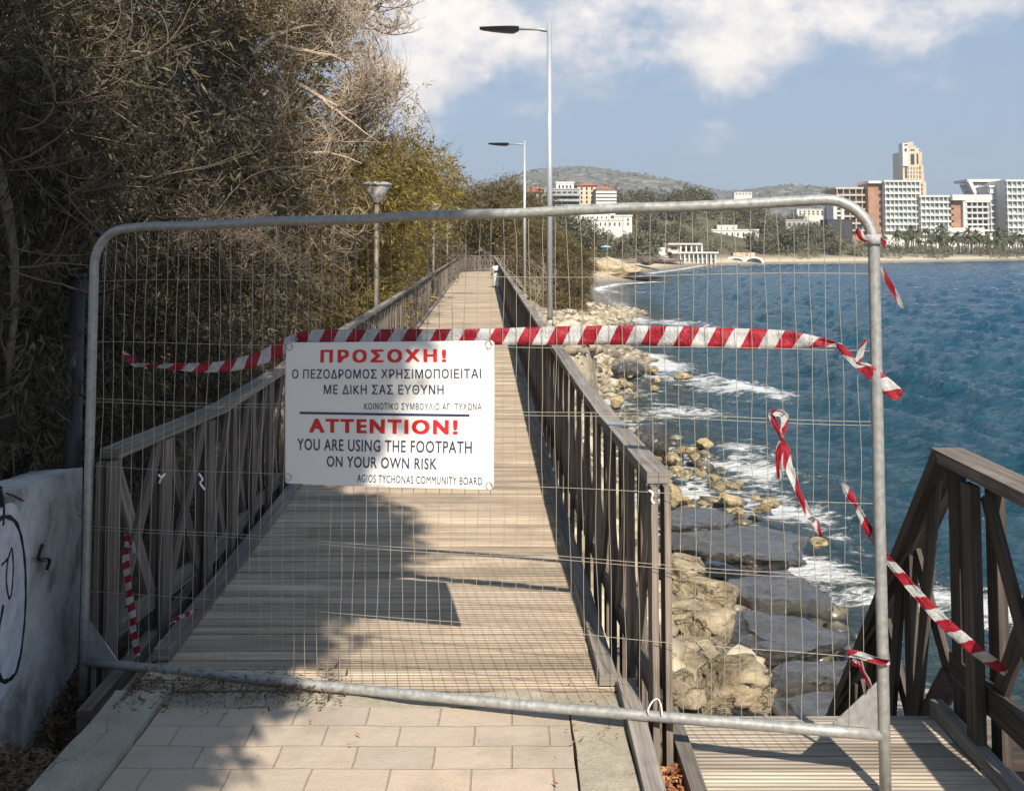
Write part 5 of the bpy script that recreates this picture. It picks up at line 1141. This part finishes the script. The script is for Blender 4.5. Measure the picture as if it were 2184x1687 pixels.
r_, q = hotel('lower white hotel block with teal glass, joined to the tall one', 1961.6, 2030, 419, 500, D - 8, 6, 7, M_PLASTER, M_GLASS)
r_, q = hotel('brick-fronted hotel block with dark open balconies and a white frame', 2058, 2106, 430, 492, D - 10, 5, 4, M_BRICK, M_GLASSD, fins=True, slabm=M_PLASTER)
x0, x1, z0, z1 = BX(2030.6, 2057.5, 420, 486, D - 10); block('brick_panel', r_, x0, x1, D - 9.5, D + 4, -1.5, z1, M_BRICK); block('white_frame', r_, x1 - 1.2, x1 + .02, D - 11.2, D - 9.6, z0 - 2, z1, M_PLASTER)
x0, x1, z0, z1 = BX(2028, 2112, 416, 430, D - 10); block('roof_band', r_, x0, x1, D - 11.6, D + 4, z0 + .4, z1, M_PLASTER); x0, x1, z0, z1 = BX(2022, 2100, 486, 505, D - 14); block('podium', r_, x0, x1, D - 14, D - 10.2, -1.5, z1, M_PLASTER)
# white building with the slanted prow
x0, x1, z0, z1 = BX(2062, 2132, 384, 430, D + 14); r_ = thing('apartment_building', ((x0 + x1) / 2, D + 20, -1.5), 'white building with a slanted prow like a ship, beyond the brick-fronted block', 'building')
m = MB(); sl = (z1 - z0) * .46; m.prism([(x0, D + 13, z1), (x0 + 1.6, D + 13, z1), (x0 + 1.6 + sl, D + 13, z0), (x0 + sl, D + 13, z0)], (0, 3, 0)); m.build('slanted_frame', M_PLASTER, r_); block('roof_slab', r_, x0, x1, D + 13.2, D + 26, z1 - .9, z1 + .2, M_PLASTER)
for k in range(4):
    zz = z1 - .9 - (k + 1) * (z1 - z0 - .9) / 4; xs = x0 + 1.6 + (z1 - zz) * .46; block('floor_slab', r_, xs, x1 - .3 * k, D + 13.5, D + 26, zz - .5, zz + .4, M_PLASTER); block('glazing', r_, xs - .9, x1 - .6, D + 15, D + 25, zz + .42, zz + (z1 - z0) / 4 - .75, M_GLASS)
block('lower_wall', r_, x0 + sl, x1, D + 15, D + 26, -1.5, z0 - .6, M_PLASTER)
r_, q = hotel('narrow white apartment block with blue-shaded windows, beside the white grid block', 2111, 2145, 398, 492, D + 4, 7, 3, M_PLASTER, M_GLASS, name='apartment_building', cat_='building', slab_out=.9)
r_, q = hotel('white grid-fronted apartment block at the very edge of the photo', 2146, 2260, 386, 500, D - 4, 8, 11, M_PLASTER, M_GLASS, name='apartment_building', cat_='building')
# stepped tower
TD = 700
def TB(zx0, zx1, zy0, zy1, y=TD): return BX(1820 + .1743 * zx0, 1820 + .1743 * zx1, 280 + .1743 * zy0, 280 + .1743 * zy1, y)
x0, x1, z0, z1 = TB(612, 800, 250, 800); tw = thing('stepped_tower', ((x0 + x1) / 2, TD + 8, 0), 'tall cream stepped tower rising behind the white hotel', 'tower')
def tbk(nm, a, b, c, y0, y1, mat=M_CREAM, d=None):
    x0, x1, z0, z1 = TB(a, b, c, d or 800); block(nm, tw, x0, x1, y0, y1, 0 if d is None else z0, z1, mat)
tbk('shaft', 612, 800, 252, TD, TD + 18); tbk('side_shaft', 800.5, 845, 252, TD + .8, TD + 17, M_SAND); tbk('step', 845.5, 868, 410, TD + 1.5, TD + 15, M_SAND); tbk('step', 868.5, 880, 520, TD + 2, TD + 15, M_CREAM); tbk('step', 880.5, 908, 615, TD + 2.5, TD + 14, M_CREAM)
tbk('pylon', 600, 664, 148, TD - 1, TD + 6, M_PLASTER, 430); tbk('crown_block', 672, 742, 132, TD + 1, TD + 12, M_SAND, 252); tbk('crown_block', 742.5, 775, 182, TD + 1.2, TD + 12, M_CREAM, 252); tbk('crown_block', 775.5, 812, 205, TD + 1.4, TD + 12, M_CREAM, 252)
def tw_win(a, b, c, d, y=TD): x0, x1, z0, z1 = TB(a, b, c, d); block('window', tw, x0, x1, y - .35, y + .2, z0, z1, M_GLASSD)
for a, b, c, d in ((656, 669, 280, 400), (703, 722, 282, 408), (724, 743, 282, 408), (776, 792, 278, 400)): tw_win(a, b, c, d)
for zy in (440, 490, 540, 590):
    for zx in (668, 706, 741, 778): tw_win(zx - 3, zx + 5, zy, zy + 32)
for zy in (435, 490, 545): tw_win(808, 826, zy, zy + 32, TD + .8)
for zy in (645, 695, 745): tw_win(838, 850, zy, zy + 34, TD + .8)
tw_win(705, 755, 225, 238, TD + 1.0); tw_win(618, 655, 165, 178, TD - 1); tw_win(622, 645, 215, 250, TD - 1); tw_win(634, 652, 432, 575)
# houses on the slope
def house(label, u0, u1, v0, v1, y, wm, roof=None, wins=(4, 2), depth=9, gm=M_GLASSD, cat_='house', name='house', balc=0, fw=.4, fhh=.5):
    x0, x1, z0, z1 = BX(u0, u1, v0, v1, y); b = min(z0, lz((x0 + x1) / 2, y)) - 1.5; root = thing(name, ((x0 + x1) / 2, y + depth / 2, b), label, cat_); block('wall', root, x0, x1, y, y + depth, b, z1, wm)
    windows(root, x0 + .4, x1 - .4, y - .05, z0 + .2, z1 - .2, wins[0], wins[1], fw, fhh, gm)
    if roof:
        m = MB(); h = (x1 - x0) * .11 + .5; o = .5; c = [(x0 - o, y - o, z1), (x1 + o, y - o, z1), (x1 + o, y + depth + o, z1), (x0 - o, y + depth + o, z1)]; i_ = min(depth, x1 - x0) * .45; rdg = [(x0 + i_, y + depth / 2, z1 + h), (x1 - i_, y + depth / 2, z1 + h)]
        m.add(c + rdg, [(0, 1, 5, 4), (1, 2, 5), (2, 3, 4, 5), (3, 0, 4), (3, 2, 1, 0)]); m.build('roof', roof, root)
    else: block('parapet', root, x0 - .15, x1 + .15, y - .15, y + depth, z1, z1 + .35, wm)
    for k in range(balc): zz = z0 + (z1 - z0) * k / balc; block('balcony', root, x0 - .2, x1 + .2, y - 1.6, y, zz - .25, zz + .35, wm)
    return root
house('grey modern house with dark balconies, between the lamp pole and the cream hotel', 1160, 1236, 405, 440, 262, M_GREYW, None, (6, 3), balc=3, fw=.7)
house('small pale top storey with a flat roof above the grey modern house', 1186, 1224, 391, 405, 268, M_PLASTER, None, (4, 1))
house('cream apartment house, its tall half with a red tiled cap', 1232, 1271, 396, 437, 266, M_CREAM, M_TILE, (3, 4), fw=.3)
house('cream apartment house with white balconies under a red tiled roof', 1272, 1312, 404, 434, 262, M_PLASTER, M_TILE, (4, 4), balc=4, fw=.3)
house('long low red-roofed house to the lamp side of the grey modern house', 1104, 1160, 411, 432, 275, M_PLASTER, M_TILE, (5, 2)); house('small red-roofed house peeping over the brown-green tree', 1130, 1165, 404, 412, 300, M_CREAM, M_TILE, (4, 1))
house('white villa under the fence top tube, upper of the terraced pair', 1226, 1302, 457, 474, 246, M_PLASTER, None, (7, 1), fw=.25); house('white villa with stepped terraces, lower of the terraced pair', 1262, 1330, 470, 486, 240, M_PLASTER, None, (6, 1), fw=.25); house('small white house at the end of the terraced villas', 1310, 1348, 462, 484, 250, M_PLASTER, None, (3, 2), fw=.3)
house('long white house among the trees above the shore pavilion', 1518, 1618, 492, 508, 290, M_PLASTER, None, (8, 1), fw=.25); house('white upper storey above the long white house', 1530, 1572, 483, 492.5, 293, M_PLASTER, None, (3, 1), fw=.2)
house('grey-roofed pale house half sunk in the trees', 1676, 1722, 471, 487, 330, M_GREYW, None, (4, 1)); house('low white house on the skyline beyond the wood', 1566, 1604, 411, 417, 760, M_PLASTER, None, (5, 1)); house('white house far up the slope near the brown hotel', 1700, 1760, 448, 460, 420, M_PLASTER, None, (6, 2))
house('black clad block beside the fence corner', 1766, 1818, 470, 519, 372, M_DARKC, None, (2, 1), gm=M_DARKC); house('white strip of flats behind the black clad block', 1778, 1800, 430, 470, 395, M_PLASTER, None, (1, 4)); house('small white beach house under the black clad block', 1788, 1838, 533, 545, 330, M_PLASTER, None, (5, 1), cat_='beach house'); house('white kiosk among the palms below the hotels', 1732, 1772, 510, 522, 345, M_PLASTER, None, (4, 1), cat_='kiosk')
# shore pavilion with arches
x0, x1, z0, z1 = BX(1437, 1529, 541, 557, 236); pv = thing('beach_pavilion', ((x0 + x1) / 2, 240, z0 - 2), 'cream two-storey beach pavilion with arched openings at the water', 'pavilion')
block('lower_wall', pv, x0, x1, 237.5, 246, z0 - 2, z1, M_SAND); block('terrace_slab', pv, x0 - .4, x1 + .4, 236, 246, z1, z1 + .35, M_PLASTER); windows(pv, x0 + 1.6, x1 - .3, 237.4, z0 + .1, z1 - .1, 8, 1, .72, .9, M_GLASS)
for k in range(9): xx = x0 + 1.6 + (x1 - x0 - 1.9) * k / 8; block('pillar', pv, xx - .14, xx + .14, 236.3, 236.7, z0 - .5, z1, M_PLASTER)
xa, xb_, za, zb_ = BX(1424, 1496, 519, 539, 238); block('upper_roof', pv, xa, xb_, 237, 245, zb_ - .35, zb_, M_PLASTER); block('upper_wall', pv, xa, xa + (xb_ - xa) * .35, 238, 245, z1 + .35, zb_ - .35, M_SAND)
for k in range(5): xx = xa + (xb_ - xa) * (.36 + .155 * k); block('pillar', pv, xx, xx + .3, 237.4, 237.8, z1 + .35, zb_ - .35, M_PLASTER)
block('upper_window', pv, xa + .8, xa + 2.3, 237.9, 238.2, z1 + .9, zb_ - .9, M_GLASSD); xa, xb_, za, zb_ = BX(1400, 1426, 528, 541, 239); block('side_room', pv, xa, xb_, 239, 245, za - 1, zb_, M_PLASTER)
# boathouse with shell vaults
xa, xb_, za, zb_ = BX(1550, 1630, 548, 563, 250); bh = thing('shell_boathouse', ((xa + xb_) / 2, 253, za - 1), 'low white boathouse with two glazed shell arches on the beach', 'boathouse'); m = MB(); n = 24; ring = []
for i in range(n + 1): t = i / n; ring.append((xa + (xb_ - xa) * t, 250, za + (zb_ - za) * (.55 + .45 * abs(math.sin(2 * math.pi * t)) ** .6)))
m.prism([(xb_, 250, za - 1), (xa, 250, za - 1)] + ring, (0, 6, 0)); m.build('shell', M_PLASTER, bh)
for t in (.25, .72): c = xa + (xb_ - xa) * t; m = MB(); m.prism([(c + 2.0 * math.cos(a), 249.9, za + 1.35 * math.sin(a)) for a in np.linspace(0, math.pi, 12)], (0, .3, 0)); m.build('arched_window', M_GLASSD, bh)
x0, x1, z0, z1 = BX(1555, 1600, 539, 548, 262); block('back_wall', bh, x0, x1, 257, 260, z0 - 3, z1, M_SAND)
# sea wall along the beach
m = MB(); pts = [P(u, 500, y) for u, y in ((1600, 268), (1700, 279), (1800, 292), (1880, 305))]
for a, b in zip(pts, pts[1:]): m.beam((a.x, a.y, -1.0), (b.x, b.y, -1.0), .8, 2.0)
tag(m.build('sea_wall', M_BEACHWALL), 'long low sand-coloured sea wall behind the far beach', 'wall')
# jetty promenade on stilts
ja, jb = P(1300, 562, 175), P(1445, 566, 222); jt = thing('shore_walkway', (ja.x, ja.y, SEA), 'grey timber walkway on stilts between the headland and the pavilion', 'walkway'); m = MB(); zj = -1.0
m.beam((ja.x, ja.y, zj), (jb.x, jb.y, zj), 3, .3); m.build('deck', M_RAIL, jt)
for k in range(24):
    p = ja.lerp(jb, k / 23); m = MB(); m.beam((p.x + .9, p.y - 1.5, SEA - 1), (p.x + .9, p.y - 1.5, zj), .22, .22, (1, 0, 0)); m.build('stilt', M_RAILD, jt)
m = MB(); m.beam((ja.x + .9, ja.y - 1.4, zj + 1.1), (jb.x + .9, jb.y - 1.4, zj + 1.1), .12, .12)
for k in range(40): p = ja.lerp(jb, k / 39); m.beam((p.x + .9, p.y - 1.4, zj), (p.x + .9, p.y - 1.4, zj + 1.1), .09, .09, (1, 0, 0))
m.build('rail', M_RAIL, jt)
# headland rocks
def crag(label, u, v, y, w_, h_, dp, mat, seed):
    V, F = I4; q = V.copy(); b = np.sign(q) * np.abs(q) ** .75; q = .5 * q + .5 * b; n_ = fbm(q[:, 0] * 1.6 + seed, q[:, 1] * 1.6, q[:, 2] * 1.6, 5, seed); q = q * (1 + n_[:, None] * .9); q[:, 2] *= (1 - .55 * sstep(-.2, 1, q[:, 0])); p = P(u, v, y)
    o = np_mesh('headland_rock', q * np.array([w_, dp, h_]) + np.array(p), F, mat, origin=tuple(p), smooth=True); tag(o, label, 'rock')
crag('big sunlit cream rock on the small headland', 1302, 578, 124, 3.4, 1.7, 3.5, M_HEAD, 3); crag('low dark rock reef running out from the headland', 1362, 590, 123, 2.9, .55, 2.5, M_ROCKW, 5); crag('grey rock hump behind the headland', 1385, 556, 178, 2.2, .8, 2.4, M_ROCKW, 8)
um = P(1293, 545, 160); r_ = thing('beach_umbrella', um, 'small blue beach umbrella above the headland', 'umbrella'); m = MB(); m.lathe(um, [(.9, 1.25), (.55, 1.45), (0, 1.6)], 10); m.build('canopy', M_BLUE, r_); m = MB(); m.tube([um + Vector((0, 0, -1.2)), um + Vector((0, 0, 1.5))], .05, 6); m.build('pole', M_GALV, r_)

# trees of the far shore: a few grown, then copied
def far_tree(seed, h, mat, n=1500, label='', name='far_tree', wide=.42):
    g = np.random.default_rng(seed); cl = []
    for k in range(9): a = g.uniform(0, 6.28); q = g.uniform(0, wide * h); cl.append(((q * math.cos(a), q * math.sin(a), h * g.uniform(.3, .85)), (h * .23, h * .23, h * .2), 1))
    root = thing('tree', (0, 0, 0), label, 'tree', 'trees of the wood on the far shore'); m = MB(); m.tube([(0, 0, -1), (.1, 0, h * .3), (0, 0, h * .7)], [.25, .2, .08], 6); m.build('trunk', M_BARK, root)
    V, F, T = leaf_arrays(cl, n, .75, .30, .1, seed, per=5, spread=.05); np_mesh('crown', V, F, mat, root, fattr={'tint': T}); return root
FL = 'bushy grey-green tree in the wood on the far shore'
protos = [far_tree(1, 7, M_LEAFF, 1500, FL), far_tree(2, 6, M_LEAFF, 1300, FL), far_tree(3, 5, M_LEAFO, 1200, FL, wide=.5), far_tree(4, 9, M_LEAFF, 1800, FL, wide=.3)]
used = set(); spots = []
def near_house(x, y):
    return any(o.type == 'EMPTY' and o.get('category') in ('house', 'hotel', 'building', 'pavilion', 'boathouse', 'kiosk', 'beach house') and abs(o.location.x - x) < 8 and -3 < (o.location.y - y) < 22 and o.location.y > 200 for o in HOUSES)
HOUSES = [o for o in COL.objects if o.type == 'EMPTY' and o.parent is None]
g = np.random.default_rng(44); tries = 0
while len(spots) < 190 and tries < 9000:
    tries += 1; u = g.uniform(1190, 1790); y = g.uniform(150, 420); p = P(u, 500, y); x = p.x; e = float(xw(y) - x)
    sl_ = float(xw(y + 1) - xw(y - 1)) / 2
    if e / math.sqrt(1 + sl_ * sl_) < 9: continue
    if near_house(x, y): continue
    spots.append((x, y))
for k, (x, y) in enumerate(spots):
    o = protos[k] if k < 4 else copy_tree(protos[int(g.integers(0, 4))]); s_ = g.uniform(.55, 1.05); o.scale = (s_, s_, s_ * g.uniform(.8, 1.1)); o.rotation_euler.z = g.uniform(0, 6.28); o.location = (x, y, lz(x, y))
def palm(seed, h):
    g = np.random.default_rng(seed); root = thing('palm_tree', (0, 0, 0), 'slim palm in the row on the beach below the hotels', 'palm tree', 'palms along the far beach'); m = MB(); m.tube([(0, 0, -1), (.15, 0, h * .5), (0, 0, h)], [.26, .18, .16], 7); m.build('trunk', M_BARK, root)
    Vs = []; Fs = []; T = []
    for k in range(26):
        a = g.uniform(0, 6.28); el_ = g.uniform(-.5, 1.2); l = g.uniform(1.7, 2.6); pts = []
        for i in range(6): t = i / 5; r = l * t * math.cos(el_ * (1 - .3 * t)); pts.append(np.array([r * math.cos(a), r * math.sin(a), h + l * t * math.sin(el_) - 1.3 * t * t * (1.2 - .4 * el_)]))
        sd = np.array([-math.sin(a), math.cos(a), 0]); o = len(Vs)
        for i, p in enumerate(pts): w_ = .34 * (1 - .8 * (i / 5)) * (.4 + min(1, i)); Vs += [p - sd * w_ - np.array([0, 0, .18 * (i > 0)]), p, p + sd * w_ - np.array([0, 0, .18 * (i > 0)])]
        for i in range(5):
            for j in (0, 1): Fs.append([o + i * 3 + j, o + i * 3 + j + 1, o + i * 3 + j + 4, o + i * 3 + j + 3]); T.append(g.random())
    np_mesh('fronds', np.array(Vs), np.array(Fs), M_PALM, root, fattr={'tint': T}); return root
pp = [palm(1, 6.0), palm(2, 7.5), palm(3, 5.0)]
ps = []; g = np.random.default_rng(9)
while len(ps) < 78:
    u = g.uniform(1800, 2230); y = g.uniform(318, 395); p = P(u, 500, y); sl_ = float(xw(y + 1) - xw(y - 1)) / 2; e = (xw(y) - p.x) / math.sqrt(1 + sl_ ** 2)
    if e < 4 or e > 30: continue
    ps.append((p.x, y))
for k, (x, y) in enumerate(ps):
    o = pp[k] if k < 3 else copy_tree(pp[int(g.integers(0, 3))]); s_ = g.uniform(.75, 1.15); o.scale = (s_, s_, s_); o.rotation_euler.z = g.uniform(0, 6.28); o.location = (x, y, lz(x, y))
# undergrowth between the palms and along the wood's edge
g = np.random.default_rng(19); cl = []
while len(cl) < 420:
    u = g.uniform(1200, 2240); y = g.uniform(150, 400); p = P(u, 500, y); sl_ = float(xw(y + 1) - xw(y - 1)) / 2; e = (xw(y) - p.x) / math.sqrt(1 + sl_ ** 2)
    if e < (10 if u < 1650 else 5) or near_house(p.x, y): continue
    r = g.uniform(.9, 2.0); cl.append(((p.x, y, lz(p.x, y) + r * .4), (r * 1.4, r * 1.4, r), r * r))
V, F, T = leaf_arrays(cl, 60000, .7, .3, .0, 77, per=4, spread=.05); tag(np_mesh('undergrowth', V, F, M_LEAFF, fattr={'tint': T}), kind='stuff')
# scrub dotted over the hills
g = np.random.default_rng(23); n = 5200; k = g.integers(0, nrr * naz, n); q = np.stack([hx.ravel()[k], hy.ravel()[k], hz.ravel()[k] - 2], 1); ok = (q[:, 1] > 800) & (q[:, 1] < 1500) & (q[:, 0] > -200) & (q[:, 0] < 900); q = q[ok] + g.normal(size=(ok.sum(), 3)) * np.array([2.5, 6, .3])
cl = [(tuple(p), (r, r, r * .7), 1) for p, r in zip(q, g.uniform(1.0, 3.2, len(q)))]
V, F, T = leaf_arrays(cl, len(cl) * 20, 2.2, 1.6, .0, 78, per=2, spread=.02); tag(np_mesh('hill_scrub', V, F, M_LEAFF, fattr={'tint': T}), kind='stuff')
# ------------------------------------------------------------------ sea air
m = bpy.data.materials.new('sea_air'); m.use_nodes = True; t = m.node_tree; t.nodes.clear()
o_ = t.nodes.new('ShaderNodeOutputMaterial'); pv_ = t.nodes.new('ShaderNodeVolumePrincipled'); pv_.inputs['Color'].default_value = (.80, .87, .95, 1); pv_.inputs['Density'].default_value = .0003; pv_.inputs['Anisotropy'].default_value = .2
t.links.new(pv_.outputs[0], o_.inputs['Volume'])
q = MB(); q.box((250, 1500, 120), (6700, 3800, 292)); hz_o = q.build('haze', m); tag(hz_o, kind='stuff')
